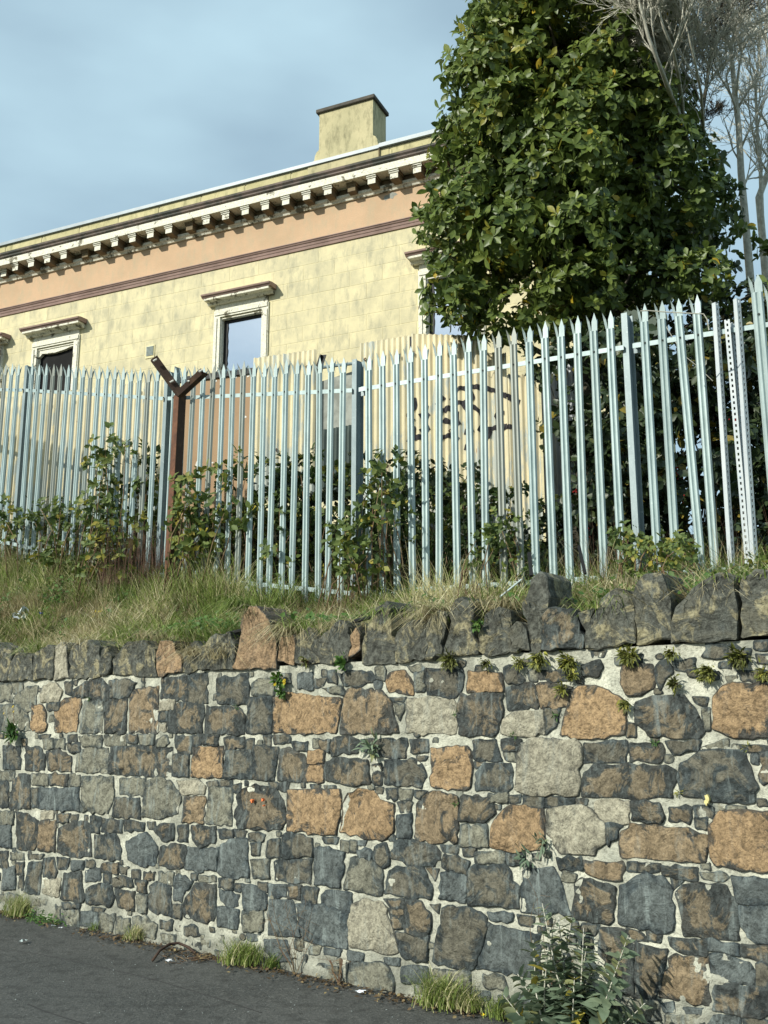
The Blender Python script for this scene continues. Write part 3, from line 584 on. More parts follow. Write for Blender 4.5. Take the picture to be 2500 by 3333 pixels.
# ---------------------------------------------------------------- ground
M_ROAD, t = newmat('worn asphalt'); q = NT(t); v_ = q.coords()
n1 = q.noise(v_, 1.1, 5, .6); n2 = q.noise(v_, 55., 5, .75); n3 = q.noise(v_, 9., 4, .6)
colr = q.mix(q.ramp(n1, [(.35, 0.), (.65, 1.)]), (.058, .061, .057), (.084, .086, .080))
colr = q.mix(q.ramp(n2, [(.50, 0.), (.64, .9)]), colr, (.15, .15, .135)); colr = q.mix(q.ramp(n3, [(.50, 0.), (.66, .7)]), colr, (.038, .039, .036))
q.out(colr, .85, q.math('ADD', n2, q.math('MULTIPLY', n3, 1.5)), 1., .012, spec=.35)
def quad_sheet(name, x0, x1, y0, y1, z, m): return mk(name, [(x0, y0, z), (x1, y0, z), (x1, y1, z), (x0, y1, z)], [(0, 1, 2, 3)], m)
tag(quad_sheet('ground', -600, 600, -600, 900, -.03, M_SOIL), kind='structure')
nx = np.arange(-14, 9, .12); ny = np.arange(-6, 1.2, .12); gx, gy = np.meshgrid(nx, ny, indexing='ij')   # road surface, along the wall, o = towards the street
oo = -gy-0.0; zz = (fbm(gx*.9, oo*.9, 3, 3)-.45)*.02+np.clip(.35-oo, 0, .35)*.03
idx = np.arange(gx.size).reshape(gx.shape); Q = np.stack([idx[:-1, :-1], idx[1:, :-1], idx[1:, 1:], idx[:-1, 1:]], -1).reshape(-1, 4)
Vr = WP.arr(np.stack([gx, oo, zz+.004], -1).reshape(-1, 3))
tag(mk('road', Vr, Q, M_ROAD, smooth=True), kind='structure')
def road_h(p):
    q_ = np.array(p[:2])-WP.P[:2]; u_, o_ = q_@WP.d[:2], q_@WP.n[:2]; return float((fbm(np.array(u_*.9), np.array(o_*.9), 3, 3)-.45)*.02+np.clip(.35-o_, 0, .35)*.03+.004)
# seam of a repaired strip in the asphalt, a real shallow ridge
def gpt(x, y, z=0.):
    d_ = ray(x, y); return CAMP+d_*((z-EYE)/d_[2])
def seam(name, pts, r, m):
    b = MB(); b.tube([(*gp[:2], road_h(gp)-r*.45) for gp in pts], r, 6, 0); return b.build(name, m)
M_TAR = simple('tar seam', (.022, .022, .02), None, 20, .7)
tag(seam('tar_seam', [gpt(x, y) for x, y in ((0, 3092), (120, 3105), (260, 3132), (380, 3160), (450, 3176), (520, 3195), (600, 3221), (700, 3250), (850, 3300))], .006, M_TAR), kind='structure')
tag(seam('tar_seam', [gpt(x, y) for x, y in ((90, 3270), (150, 3296), (200, 3312), (260, 3330), (330, 3360))], .007, M_TAR), kind='structure')

FP = {-1: np.array([-6.9, 14.1, 6.5]), 0: np.array([-4.773, 12.69, 5.983]), 1: np.array([-2.551, 11.19, 5.36]), 2: np.array([-.289, 9.68, 4.942]), 3: np.array([2.191, 8.5, 4.944]), 4: np.array([4.671, 7.32, 4.944]), 5: np.array([7.15, 6.14, 4.944])}
def uw(P): q_ = np.array(P[:2])-WP.P[:2]; return q_@WP.d[:2], -(q_@WP.n[:2])
fu = [uw(FP[k]) for k in range(-1, 6)]; FU = np.array([a for a, b_ in fu]); FW = np.array([b_ for a, b_ in fu]); FZ = np.array([FP[k][2]-2.27 for k in range(-1, 6)])
def ground_h(u, w):
    u = np.asarray(u, float); w = np.asarray(w, float)
    df = np.interp(u, FU, FW); hf = np.interp(u, FU, FZ); t_ = np.clip((w-.28)/np.maximum(df-.28, .3), 0, 1)
    z = 2.16+(hf-.06*(u > -1)-2.16)*(t_**.95)+np.clip(w-df, 0, 4.5)*.30
    return z+(fbm(u*1.3, w*1.3, 3, 21)-.45)*.22*np.clip(w*3, 0, 1)
gu, gw = np.meshgrid(np.arange(-12, 9, .11), np.arange(.05, 13, .11), indexing='ij')
idx = np.arange(gu.size).reshape(gu.shape); Q = np.stack([idx[:-1, :-1], idx[1:, :-1], idx[1:, 1:], idx[:-1, 1:]], -1).reshape(-1, 4)[:, ::-1]
tag(mk('bank', WP.arr(np.stack([gu, -gw, ground_h(gu, gw)], -1).reshape(-1, 3)), Q, M_SOIL, smooth=True), kind='structure')
def onb(u, w, up=0.): return WP.pt(u, -w, float(ground_h(u, w))+up)
def bank_at(x, y):                                      # where the line of sight meets the bank
    d_ = ray(x, y); t_ = 2.
    while t_ < 30:
        p = CAMP+d_*t_; u_, w_ = uw(p)
        if w_ > .1 and p[2] < ground_h(u_, w_): return u_, w_
        t_ += .03
    return uw(p)

# ---------------------------------------------------------------- palisade fence
FENCE = empty('palisade_fence', (FP[2][0], FP[2][1], FP[2][2]-2.2)); tag(FENCE, 'galvanised steel palisade fence with split pointed pales along the top of the bank', 'fence')
def pale_mesh(seed):
    r_ = random.Random(seed); w = .075; H = 2.30; b = MB()
    prof = [(-.5, 0), (-.34, .020), (-.16, .020), (0, .004), (.16, .020), (.34, .020), (.5, 0)]   # W section
    n = len(prof); L0 = -(H+r_.uniform(0, .12)); zs = [L0, -.25, .20]
    V = [(x*w, -y, z) for z in zs for x, y in prof]
    F = [(k*n+i, k*n+i+1, (k+1)*n+i+1, (k+1)*n+i) for k in range(2) for i in range(n-1)]; b.add(V, F)
    def prong(xa, xb, top, lean, fwd, ya):
        xm = (xa+xb)/2
        V = [(xa*w, ya, .20), (xb*w, ya, .20), (xa*w*.96+lean*.5, ya-fwd*.5, .29), (xb*w*.96+lean*.5, ya-fwd*.5, .29), (xm*w+lean, ya-fwd, top)]
        V += [(x, y+.003, z) for x, y, z in V]
        b.add(V, [(0, 1, 3, 2), (2, 3, 4), (6, 5, 7, 8), (8, 7, 9), (0, 2, 7, 5), (2, 4, 9, 7), (1, 6, 8, 3), (3, 8, 9, 4)])
    f = r_.uniform(.8, 1.2)
    prong(-.18, .5, .37+r_.uniform(-.008, .008), .004, .004, -.010)
    prong(-.5, -.20, .345, -.022*f, .045*f, -.008)
    prong(.1, .48, .33, .012*f, -.03*f, -.002)
    k = MB(); a = [(.009*math.cos(q_*math.pi/3), .009*math.sin(q_*math.pi/3)) for q_ in range(6)]
    for zb in (0., -2.07):
        b.add([(x, -.018, z+zb) for x, z in a]+[(x*.6, -.026, z*.6+zb) for x, z in a], [(i, (i+1) % 6, 6+(i+1) % 6, 6+i) for i in range(6)]+[tuple(range(6, 12))], 1)
    o = b.build('pale', [M_GALV, M_BOLT]); return o
protos = [pale_mesh(s) for s in range(6)]; used = set()
for k in range(-1, 5):
    A, B_ = FP[k], FP[k+1]; d_ = B_-A; az = math.atan2(d_[1], d_[0])
    post = MB(); pl = Plane(90-math.degrees(-az) if False else 0, A); pl.d = np.array([math.cos(az), math.sin(az), 0]); pl.n = np.array([math.sin(az), -math.cos(az), 0])
    top = {1: .36, 2: .345, 3: .34}.get(k, .36); zb = A[2]-2.4
    c0 = A+pl.n*-.02; f_, g_ = np.array([-.83, .55, 0]), np.array([.66, .75, 0])     # I section post set at an angle: two flanges and a web
    for fa, fb, ga, gb_ in ((0, .056, 0, .007), (0, .056, .103, .110), (.025, .031, .007, .103)):
        post.hexa([np.array([c_[0], c_[1], z_]) for z_ in (zb, A[2]+top) for c_ in (c0+f_*fa+g_*ga, c0+f_*fa+g_*gb_, c0+f_*fb+g_*gb_, c0+f_*fb+g_*ga)])
    if k == 1: post.box(pl, .045, .11, -.115, -.107, zb, A[2]+top+.02); post.box(pl, .11, .118, -.107, -.012, zb, A[2]+top+.02)
    post.box(pl, .036, .10, -.062, -.054, A[2]-.05, A[2]+.05)
    kid(post.build('post', M_POST), FENCE)
    for zz_, nm in ((0, 'rail'), (-2.07, 'rail')):
        rl = MB(); q0 = pl.pt(.02, 0, A[2]+zz_); L_ = np.linalg.norm(d_[:2]); a0, a1 = (.04, L_-.04)
        s0 = A[2]+zz_+d_[2]*a0/L_; s1 = A[2]+zz_+d_[2]*a1/L_
        for o0, o1, e0, e1 in ((.000, .006, -.022, .022), (-.040, .000, .016, .022)):
            rl.hexa([pl.pt(a, o, z) for z0_, z1_ in ((0, 0),) for a, o, z in ()] or
                    [pl.pt(a0, o0, s0+e0), pl.pt(a1, o0, s1+e0), pl.pt(a1, o1, s1+e0), pl.pt(a0, o1, s0+e0), pl.pt(a0, o0, s0+e1), pl.pt(a1, o0, s1+e1), pl.pt(a1, o1, s1+e1), pl.pt(a0, o1, s0+e1)])
        kid(rl.build(nm, M_GALV), FENCE)
    for j in range(1, 18):
        if k == 3 and j in (5, 6): continue
        P = A+d_*(j/18.); i = random.randrange(6); o = protos[i] if i not in used else protos[i].copy()
        if i in used: COL.objects.link(o)
        used.add(i); o.parent = FENCE
        lean = random.gauss(0, .006); s = 1.
        up = .10 if (k == 3 and j == 7) else random.gauss(0, .008)
        M = Matrix.Translation(Vector(P)+Vector((pl.n[0]*.008, pl.n[1]*.008, up))) @ Matrix.Rotation(az+random.gauss(0, .03), 4, 'Z') @ Matrix.Rotation(lean, 4, 'Y')
        if k == 3 and j == 7: M = Matrix.Translation(Vector(d_*(.30/18.))) @ M @ Matrix.Scale(1.25, 4, (1, 0, 0))
        br = random.uniform(.78, 1.); br = random.uniform(.1, .4) if (k, j) in ((2, 11), (2, 10), (0, 4), (0, 5), (0, 9), (0, 16), (1, 3), (1, 5), (1, 8), (-1, 15)) else br
        o.color = (br, br, br, 1)
        o.matrix_local = Matrix.Translation(-FENCE.location) @ M
# slotted struts tied upright against the gap in the fence
def slotted(pt_top, pt_bot, w, dep, label, face):
    top, bot = np.array(pt_top), np.array(pt_bot); root = empty('slotted_strut', bot); tag(root, label, 'steel strut', 'slotted struts closing the gap in the fence')
    ax = Vector(top-bot); Ln = ax.length; ax.normalize(); x = Vector((math.cos(face), math.sin(face), 0)); x = (x-ax*x.dot(ax)).normalized(); y = ax.cross(x)
    b = MB(); 
    def bx(x0, x1, y0, y1, z0, z1, m=0): b.hexa([Vector(bot)+x*a+y*c+ax*z for z in (z0, z1) for a, c in ((x0, y0), (x1, y0), (x1, y1), (x0, y1))], m)
    sw = w*.16; pitch = .05; nsl = int(Ln/pitch)
    bx(-w/2, -sw, 0, .003, 0, Ln); bx(sw, w/2, 0, .003, 0, Ln)
    for i in range(nsl+1): bx(-sw, sw, 0, .003, i*pitch, min(i*pitch+.026, Ln))
    for e in (-1, 1):
        xx = e*w/2; bx(min(xx, xx-e*.003), max(xx, xx-e*.003), .003, dep, 0, Ln)
        bx(min(xx, xx-e*.012), max(xx, xx-e*.012), dep, dep+.003, 0, Ln)
    o = b.build('channel', M_SLOT); kid(o, root); return root
fz = math.atan2(FP[4][1]-FP[3][1], FP[4][0]-FP[3][0])
def fpt(x, y, off=.05):                                 # on the fence's last bay, a little to the street side
    n = np.array([math.sin(fz), -math.cos(fz), 0]); d_ = ray(x, y); t_ = np.dot(FP[3]+n*off-CAMP, n)/np.dot(d_, n); return CAMP+d_*t_
slotted(fpt(2334, 985), fpt(2392, 1900), .045, .035, 'first slotted steel strut right of the last close-set pale, slots turned sideways', fz+1.05)
slotted(fpt(2366, 1040), fpt(2438, 1880), .045, .03, 'shorter slotted steel strut with its punched face turned to the street', fz+.05)
slotted(fpt(2404, 972), fpt(2466, 1880), .048, .035, 'tallest slotted steel strut, just left of the wide end pale', fz+.95)
slotted(fpt(2388, 1050, -.02), fpt(2452, 1870, -.02), .04, .03, 'slotted steel strut standing behind the two taller struts', fz+.8)

# rusty Y topped post
YR = at(552, 1880, 10.9); Yj = at(584, 1283, 10.9); yp = Plane(40, YR); yp.d = np.array([math.cos(R(-8)), math.sin(R(-8)), 0]); yp.n = np.array([math.sin(R(-8)), -math.cos(R(-8)), 0])
yroot = empty('fence_post', YR); tag(yroot, 'rusty angle iron post with a Y shaped top in front of the palisade fence', 'post')
def angle_bar(P0, P1, w, th, f1, f2, mats, name, root):  # L section between two points, legs along f1 and f2
    P0, P1, f1, f2 = Vector(P0), Vector(P1), Vector(f1), Vector(f2); ax = (P1-P0).normalized(); f1 = (f1-ax*f1.dot(ax)).normalized(); f2 = (f2-ax*f2.dot(ax)).normalized()
    b = MB()
    n1 = ax.cross(f1).normalized(); n2 = ax.cross(f2).normalized()
    for f, n_, m in ((f1, n1, 0), (f2, n2, 1 if len(mats) > 1 else 0)):
        b.hexa([p+f*a+n_*c for p in (P0, P1) for a, c in ((0, 0), (w, 0), (w, th), (0, th))], m)
    o = b.build(name, mats); kid(o, root); return o
angle_bar(YR-np.array([0, 0, .3]), Yj, .085, .009, (-.80, .6, 0), (.80, .6, 0), [M_RUST, M_RUSTD], 'upright', yroot)  # right leg in the darker rust: its shade is put into the colour
for xy in ((494, 1168), (664, 1213)):
    E_ = at(*xy, 10.75 if xy[0] < 550 else 10.55); angle_bar(Yj+np.array([0, -.03, -.03]), E_, .072 if xy[0] < 550 else .058, .009, (0, .9, -.3), (1 if xy[0] < 550 else -1, 0, 1), [M_RUSTD, M_RUSTD], 'arm', yroot)
    for f in (.25, .85) if xy[0] < 550 else (.45, .9):
        c = Yj+(E_-Yj)*f+np.array([0, -.05, .03]); b = MB(); b.tube([c+np.array([-.02, 0, -.012]), c+np.array([.02, 0, .012])], .010, 6); kid(b.build('wire_clip', M_CHIP), yroot)

# ---------------------------------------------------------------- corrugated sheets behind the fence
def corr(label, corners, m, pitch=.076, amp=.015, jag=0., off=0., tops=None, wear_top=0., nz_=10, group='corrugated iron sheets behind the palisade fence'):
    (xa, ya), (xb, yb), ybot = corners                   # top left, top right, bottom row at left
    a0, z0 = SP.hit(xa, ya, off); a1, z1 = SP.hit(xb, yb, off); _, zb = SP.hit((xa+xb)/2, ybot, off); zb -= .25
    nn = max(int((a1-a0)/pitch*8), 6); V = []; wr = []; F = []
    for side in (0, 1):
        for i in range(nn+1):
            a = a0+(a1-a0)*i/nn; zt = z0+(z1-z0)*i/nn+(random.uniform(-jag, jag) if jag else random.uniform(-.003, .003))
            for k in range(nz_+1):
                z = zb+(zt-zb)*k/nz_; V.append((a, off+amp*math.sin(2*math.pi*(a-a0)/pitch)-.0015*side+.004*math.sin(z*1.7+a), z)); wr.append(max(0, 1-(z-zb)/1.1)*.8+wear_top*(k == nz_))
    m1 = (nn+1)*(nz_+1)
    for i in range(nn):
        for k in range(nz_):
            q_ = i*(nz_+1)+k; F.append((q_, q_+nz_+1, q_+nz_+2, q_+1)); F.append((m1+q_, m1+q_+1, m1+q_+nz_+2, m1+q_+nz_+1))
    for i in range(nn): q_ = i*(nz_+1)+nz_; F.append((q_, q_+nz_+1, m1+q_+nz_+1, m1+q_))
    root = empty('corrugated_sheet', SP.pt(a0, off, zb)); tag(root, label, 'corrugated sheet', group)
    kid(mk('sheet', SP.arr(V), F, m, smooth=True, wear=wr), root)
    return root, a0, a1, zb
def hooks(root, pts, off):
    for x, y in pts:
        a, z = SP.hit(x, y, off); b = MB(); p = SP.pt(a, off+.02, z); b.tube([p+np.array([0, 0, .02]), p-SP.d*.012+SP.n*.02, p-np.array([0, 0, .022])], .009, 5); kid(b.build('hook_bolt', M_RUST), root)
r1 = corr('widest run of cream corrugated iron sheets below the left windows, left of the rusty post', ((-190, 1318), (570, 1232), 1640), M_SHEET)[0]
hooks(r1, ((142, 1320), (168, 1318), (242, 1304), (458, 1274), (491, 1270)), 0)
r2 = corr('cream corrugated sheet between the brown board and the grey gap, rusty stain at its top', ((826, 1166), (1029, 1137), 1560), M_SHEET, off=.05)[0]
hooks(r2, ((862, 1217), (1003, 1196), (904, 1466), (853, 1474)), .05)
r3 = corr('cream corrugated sheet just left of the graffiti, ending at a dark vertical joint', ((1171, 1118), (1334, 1091), 1600), M_SHEET, off=.04)[0]
hooks(r3, ((1192, 1172), (1288, 1420), (1303, 1160)), .04)
r4, g0, g1, gz = corr('tall cream corrugated sheet with black graffiti and a torn jagged top edge', ((1339, 1086), (1560, 1092), 1690), M_SHEET, off=.075, jag=.0)
r5 = corr('lower cream corrugated sheet at the right, half under the tree, its top edge stepping down', ((1562, 1148), (1648, 1150), 1690), M_SHEET, off=.06, jag=.012)[0]
r6 = corr('last cream corrugated sheet at the right, its torn top lowest of all', ((1650, 1222), (1752, 1228), 1690), M_SHEET, off=.05, jag=.03)[0]
corr('dark green corrugated sheet low in the gap between the cream sheets', ((1000, 1408), (1150, 1382), 1570), M_SHEETG, off=-.05, pitch=.06, amp=.012)
corr('bare zinc corrugated sheet seen through the leaves right of the cream sheets', ((1758, 1190), (1880, 1172), 1700), M_SHEETW, off=-.5, pitch=.076)
corr('long zinc corrugated sheet low behind the tree, its bottom edge clear of the ground', ((1885, 1480), (2110, 1490), 1640), M_SHEETW, off=-.45, pitch=.076)
hooks(r4, ((1347, 1150), (1466, 1134), (1508, 1126), (1676, 1380), (1631, 1384), (1468, 1404)), .075)
# graffiti: thin paint ribbons lying on the corrugations
G = '470,580 478,640 445,690 430,720 470,760;570,640 552,700 540,750 585,700;520,700 550,770 582,840;432,820 470,810 462,870 430,930;520,820 560,870 530,882 450,890;700,570 640,640;690,660 665,750 660,940;700,690 722,660 762,662 792,700 782,750 742,768 695,750;670,920 700,880 760,868 812,910;760,600 775,540 830,500 890,520 918,580 892,612 780,620 760,600;850,625 870,660 890,640 930,650 980,690 1015,760 972,840;800,690 805,760 822,790;885,680 895,800 912,850;860,842 920,865;860,960 920,985;900,490 1000,500 1080,520 1150,550 1280,610;1160,690 1112,695 1102,720 1120,740;1220,800 1150,800 1030,820 1000,850 1030,895 1050,830'
b = MB()
for s in G.split(';'):
    P = [SP.hit(1150+float(p.split(',')[0])*.4219, 1050+float(p.split(',')[1])*.4219, .075) for p in s.split()]
    Q_ = []
    for (a, z), (c, e) in zip(P[:-1], P[1:]):
        k = max(2, int(math.hypot(c-a, e-z)/.012))
        Q_ += [(a+(c-a)*i/k, z+(e-z)*i/k) for i in range(k)]
    Q_.append(P[-1]); V = []
    for i, (a, z) in enumerate(Q_):
        a_, z_ = Q_[min(i+1, len(Q_)-1)]; p_, y_ = Q_[max(i-1, 0)]; tx, tz = a_-p_, z_-y_; l_ = math.hypot(tx, tz) or 1; w = .022*(.7+.3*math.sin(i*.21+len(P)))+.014
        for e in (-1, -.5, 0, .5, 1):
            aa, z2 = a-tz/l_*w*e, z+tx/l_*w*e; sa, off = (g0, .075) if aa < g1 else ((SP.hit(1562, 1148, .06)[0], .06) if aa < SP.hit(1649, 1222, .06)[0] else (SP.hit(1650, 1222, .05)[0], .05))
            V.append(SP.pt(aa, off+.015*math.sin(2*math.pi*(aa-sa)/.076)+.004*math.sin(z2*1.7+aa)+.007, z2))
    b.add(V, [(5*i+j, 5*i+5+j, 5*i+6+j, 5*i+1+j) for i in range(len(Q_)-1) for j in range(4)])
kid(b.build('graffiti', M_PAINT), r4)
# dark joints, brown board, cement panel, frame bar
def slab(name, label, cat, tl, tr, yb, off, th, m, P=SP, group=None):
    a0, z0 = P.hit(*tl, off); a1, z1 = P.hit(*tr, off); _, zb = P.hit((tl[0]+tr[0])/2, yb, off); b = MB()
    b.hexa([P.pt(a0, off-th, zb), P.pt(a1, off-th, zb), P.pt(a1, off, zb), P.pt(a0, off, zb), P.pt(a0, off-th, z0), P.pt(a1, off-th, z1), P.pt(a1, off, z1), P.pt(a0, off, z0)])
    o = b.build(name, m); root = empty(name+'_panel' if False else name, P.pt((a0+a1)/2, off, zb)); tag(root, label, cat, group); o.name = 'face'; kid(o, root); return root
bd = slab('painted_board', 'brown painted board filling the doorway between the rusty post and the cream sheet', 'board', (596, 1243), (828, 1213), 1700, -.02, .03, M_BOARD)
for x, y, s in ((648, 1508, 16), (660, 1250, 7), (722, 1236, 5), (763, 1228, 11), (808, 1222, 8), (790, 1352, 7), (799, 1357, 5), (627, 1367, 5), (692, 1506, 4), (703, 1240, 5), (640, 1246, 6)):
    a, z = SP.hit(x, y, -.018); p = []
    for k in range(9): th = 2*math.pi*k/9; rr = s*.0042*random.uniform(.6, 1.1); p.append((a+rr*math.cos(th), z+rr*math.sin(th)*.9))
    b = MB(); b.add([SP.pt(a_, -.018, z_) for a_, z_ in p]+[SP.pt(a_, -.022, z_) for a_, z_ in p], [tuple(range(9))]+[(i, i+9, (i+1) % 9+9, (i+1) % 9) for i in range(9)])
    kid(b.build('paint_chip', M_CHIP), bd)
slab('frame_bar', 'black timber bar running along the top of the brown board', 'timber bar', (552, 1232), (828, 1196), 1700, .012, .05, M_BLACK).location
for o in [c for c in bpy.data.objects if c.name.startswith('frame_bar')]:
    for c in o.children:
        me = c.data; zt = sorted(v.co.z for v in me.vertices)
        co = [v.co for v in me.vertices]
        for i in range(4): co[i].z = co[i+4].z-.075
slab('cement_panel', 'stained grey cement panel in the gap above the dark green sheet', 'panel', (1032, 1246), (1156, 1206), 1470, -.07, .04, M_CONC)
slab('stile_or_gap', 'narrow black strip standing in for the dark gap just left of the graffiti', 'timber stile', (1333, 1096), (1340, 1095), 1600, .062, .03, M_BLACK)  # black slab added to paint in the dark gap between two sheets
slab('stile_or_gap', 'narrow black timber stile at the right edge of the middle cream sheet', 'timber stile', (1019, 1195), (1030, 1193), 1480, .03, .05, M_BLACK)
b = MB(); p0, p1 = SP.hit(1030, 1198, .05), SP.hit(1150, 1183, .05); b.tube([SP.pt(p0[0], .05, p0[1]), SP.pt(p1[0], .05, p1[1])], .022, 8)
tag(b.build('scaffold_pipe', M_POST), 'grey steel pipe bridging the gap between the cream sheets', 'pipe')
b = MB(); a, z = SP.hit(1042, 1192, .06); a2, z2 = SP.hit(1052, 1156, .06)
b.hexa([SP.pt(a-.04, .05, z), SP.pt(a+.04, .05, z), SP.pt(a+.04, .06, z), SP.pt(a-.04, .06, z), SP.pt(a2-.03, .05, z2+.01), SP.pt(a2+.045, .05, z2), SP.pt(a2+.045, .06, z2), SP.pt(a2-.03, .06, z2+.01)])
b.hexa([SP.pt(a-.04, .06, z), SP.pt(a-.02, .06, z), SP.pt(a-.02, .1, z), SP.pt(a-.04, .1, z), SP.pt(a2-.03, .06, z2), SP.pt(a2-.01, .06, z2), SP.pt(a2-.01, .1, z2), SP.pt(a2-.03, .1, z2)])
tag(b.build('steel_bracket', M_BLACK), 'short black angle bracket sticking up above the pipe', 'bracket')

# ---------------------------------------------------------------- building
HZ = 9.20+EYE                                            # string course, height above the road datum
BLD = empty('building', BP.pt(0, 0, 4.0)); tag(BLD, 'derelict pale yellow rendered building with bracketed cornice, terracotta frieze and one chimney', 'building')
def zb_(x, y, off=0.): return BP.hit(x, y, off)[1]
S0, S1 = -15., BP.hit(1900, 700)[0]; DEP = 9.
zS0, zS1 = HZ-.06, HZ+.075; zFr = HZ+.76; zTop = 10.97+EYE
wins = []                                                # opening s0,s1,z1
a0, z0 = BP.hit(124, 1139); a1, _ = BP.hit(243, 1120); wins.append([a0, a1, z0])
a0, z0 = BP.hit(720, 1037); a1, _ = BP.hit(855, 1017); wins.append([a0, a1, z0])
ww = wins[1][1]-wins[1][0]; a0, z0 = BP.hit(1388, 928); wins.append([a0, a0+ww, wins[1][2]])
wins.insert(0, [wins[0][0]-(wins[1][0]-wins[0][0])-.35, BP.hit(-6, 1200)[0], wins[0][2]])
zm = (wins[1][2]+wins[2][2])/2

ZSILL = zm-2.15
b = MB(); edges = [S0]+[e for w_ in wins for e in w_[:2]]+[S1]
for i in range(0, len(edges), 2): b.box(BP, edges[i], edges[i+1], -.45, 0, 2.5, zS0)
for w_ in wins: b.box(BP, w_[0], w_[1], -.45, -.0005, w_[2], zS0-.001); b.box(BP, w_[0], w_[1], -.45, -.0005, 2.5, ZSILL)
kid(b.build('wall', M_JOINT), BLD)
b = MB(); b.box(BP, S0, S1, -.45, .0, zS1, zFr); kid(b.build('frieze', M_TERRA), BLD)
b = MB(); b.box(BP, S1-.45, S1, -DEP, -.46, 2.5, zTop-.5); b.box(BP, S0, S0+.45, -DEP, -.46, 2.5, zTop-.5); b.box(BP, S0, S1, -DEP-.4, -DEP-.001, 2.5, zTop-.5); kid(b.build('side_wall', M_YEL), BLD)
b = MB(); b.box(BP, S0+.46, S1-.46, -DEP+.01, -.5, zTop-.75, zTop-.6); kid(b.build('roof', M_CAP), BLD)
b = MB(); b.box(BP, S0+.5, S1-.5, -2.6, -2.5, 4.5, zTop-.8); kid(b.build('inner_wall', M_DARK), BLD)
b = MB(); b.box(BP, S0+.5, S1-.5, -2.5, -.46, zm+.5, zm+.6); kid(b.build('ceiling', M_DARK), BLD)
# ashlar blocks
cand = []; ch = .315; z = zS0-.012; row = 0
while z-ch > 4.6:
    s = S0+(row % 2)*.35+.02
    while s < S1-.3:
        w = .68; e0, e1 = s, s+w-.007; segs = [(e0, e1)]
        for w_ in wins:
            x0, x1 = w_[0]-.17, w_[1]+.17
            if z > ZSILL and z-ch < zm+.44:
                ns = []
                for a, c in segs:
                    if c <= x0 or a >= x1: ns.append((a, c))
                    else:
                        if a < x0-.06: ns.append((a, x0))
                        if c > x1+.06: ns.append((x1, c))
                segs = ns
        for a, c in segs: cand.append((a, c, z-ch+.007, z))
        s += w
    z -= ch; row += 1
def vis(a, z_):
    p = BP.pt(a, 0, z_)-CAMP; c, s = math.cos(PITCH), math.sin(PITCH); f = p[1]*c+p[2]*s; x = 1250+FPX*p[0]/f; y = 1666-FPX*(-p[1]*s+p[2]*c)/f; return x, y, f
def key(q_):
    x, y, f = vis((q_[0]+q_[1])/2, q_[3]); ok = -40 < x < 1420 and 700 < y < 1330; return (0 if ok else 1, f)
cand.sort(key=key); rest = MB()
for i, (a, c, z0, z1) in enumerate(cand):
    b = MB() if i < 300 else rest; t_ = .004+random.uniform(-.0008, .0008)
    b.hexa([BP.pt(a, 0.0, z0), BP.pt(c, 0.0, z0), BP.pt(c-.006, t_, z0+.006), BP.pt(a+.006, t_, z0+.006), BP.pt(a, 0.0, z1), BP.pt(c, 0.0, z1), BP.pt(c-.006, t_, z1-.006), BP.pt(a+.006, t_, z1-.006)])
    if i < 300: kid(b.build('ashlar_block', M_YEL), BLD)
kid(rest.build('ashlar_blocks', M_YEL), BLD)['kind'] = 'stuff'
def cornice_part(name, prof, m, s0=S0-.3, s1=S1+.3, zoff=0.): b = MB(); b.extr([(o, z_+zoff) for o, z_ in prof], BP, s0, s1); return kid(b.build(name, m), BLD)
cornice_part('string_course', [(-.1, zS0), (.03, zS0), (.045, zS0+.05), (.055, zS0+.055), (.07, zS0+.10), (.085, zS0+.105), (.10, zS1), (.11, zS1), (.11, zS1+.015), (-.1, zS1+.02)], M_MAUVE)
cornice_part('bed_moulding', [(-.1, zFr), (.04, zFr), (.055, zFr+.03), (.09, zFr+.06), (.095, zFr+.11), (.05, zFr+.13), (.03, zFr+.15), (-.1, zFr+.15)], M_WHITE2)
cornice_part('cornice_back', [(-.1, zFr+.151), (.028, zFr+.151), (.028, zFr+.24), (-.1, zFr+.24)], M_SOFF)
zc = zFr+.24; OV = .36
cornice_part('fascia', [(.05, zc), (OV, zc), (OV, zc+.13), (OV-.03, zc+.165), (.05, zc+.165)], M_WHITE); cornice_part('soffit', [(-.1, zc-.0), (.049, zc-.0), (.049, zc+.16), (-.1, zc+.16)], M_SOFF)
cornice_part('cornice_top', [(-.1, zc+.166), (OV-.01, zc+.166), (OV+.02, zc+.18), (OV+.025, zc+.205), (OV+.06, zc+.235), (OV+.07, zc+.27), (OV+.02, zc+.285), (-.1, zc+.33)], M_GUTTER)
s = S0; k = 0                                            # modillions
proto = None; spc = .465
while s < S1:
    hurt = k in (4, 11, 12, 17, 23) or random.random() < .08
    b = MB(); w = .10; z1 = zc-.001; z0 = zc-.19
    L0 = OV-.055
    if hurt: L0 -= random.uniform(.05, .16)
    b.extr([(.029, z0+.01), (.05, z0+.005), (L0-.03, z0+.01), (L0, z0+.02), (L0, z1-.06), (.029, z1-.06)], BP, s-w*.8, s+w*.8, 0)
    b.extr([(.029, z1-.0599), (L0+.012, z1-.0599), (L0+.022, z1-.03), (L0+.035, z1-.028), (L0+.035, z1), (.029, z1)], BP, s-w, s+w, 0)
    V = b.V; o = b.build('modillion', [M_SOFF, M_WHITE]); me = o.data
    for p in me.polygons:
        nn_ = p.normal; 
        cc = (Vector(p.center)-Vector(BP.P)).dot(Vector(BP.n))
        if abs(nn_.dot(Vector(BP.n))) > .35 and cc > L0*.8 and not (hurt and k % 2): p.material_index = 1  # sides stay brown, their shade painted in; some broken ones are bare
    kid(o, BLD); s += spc; k += 1
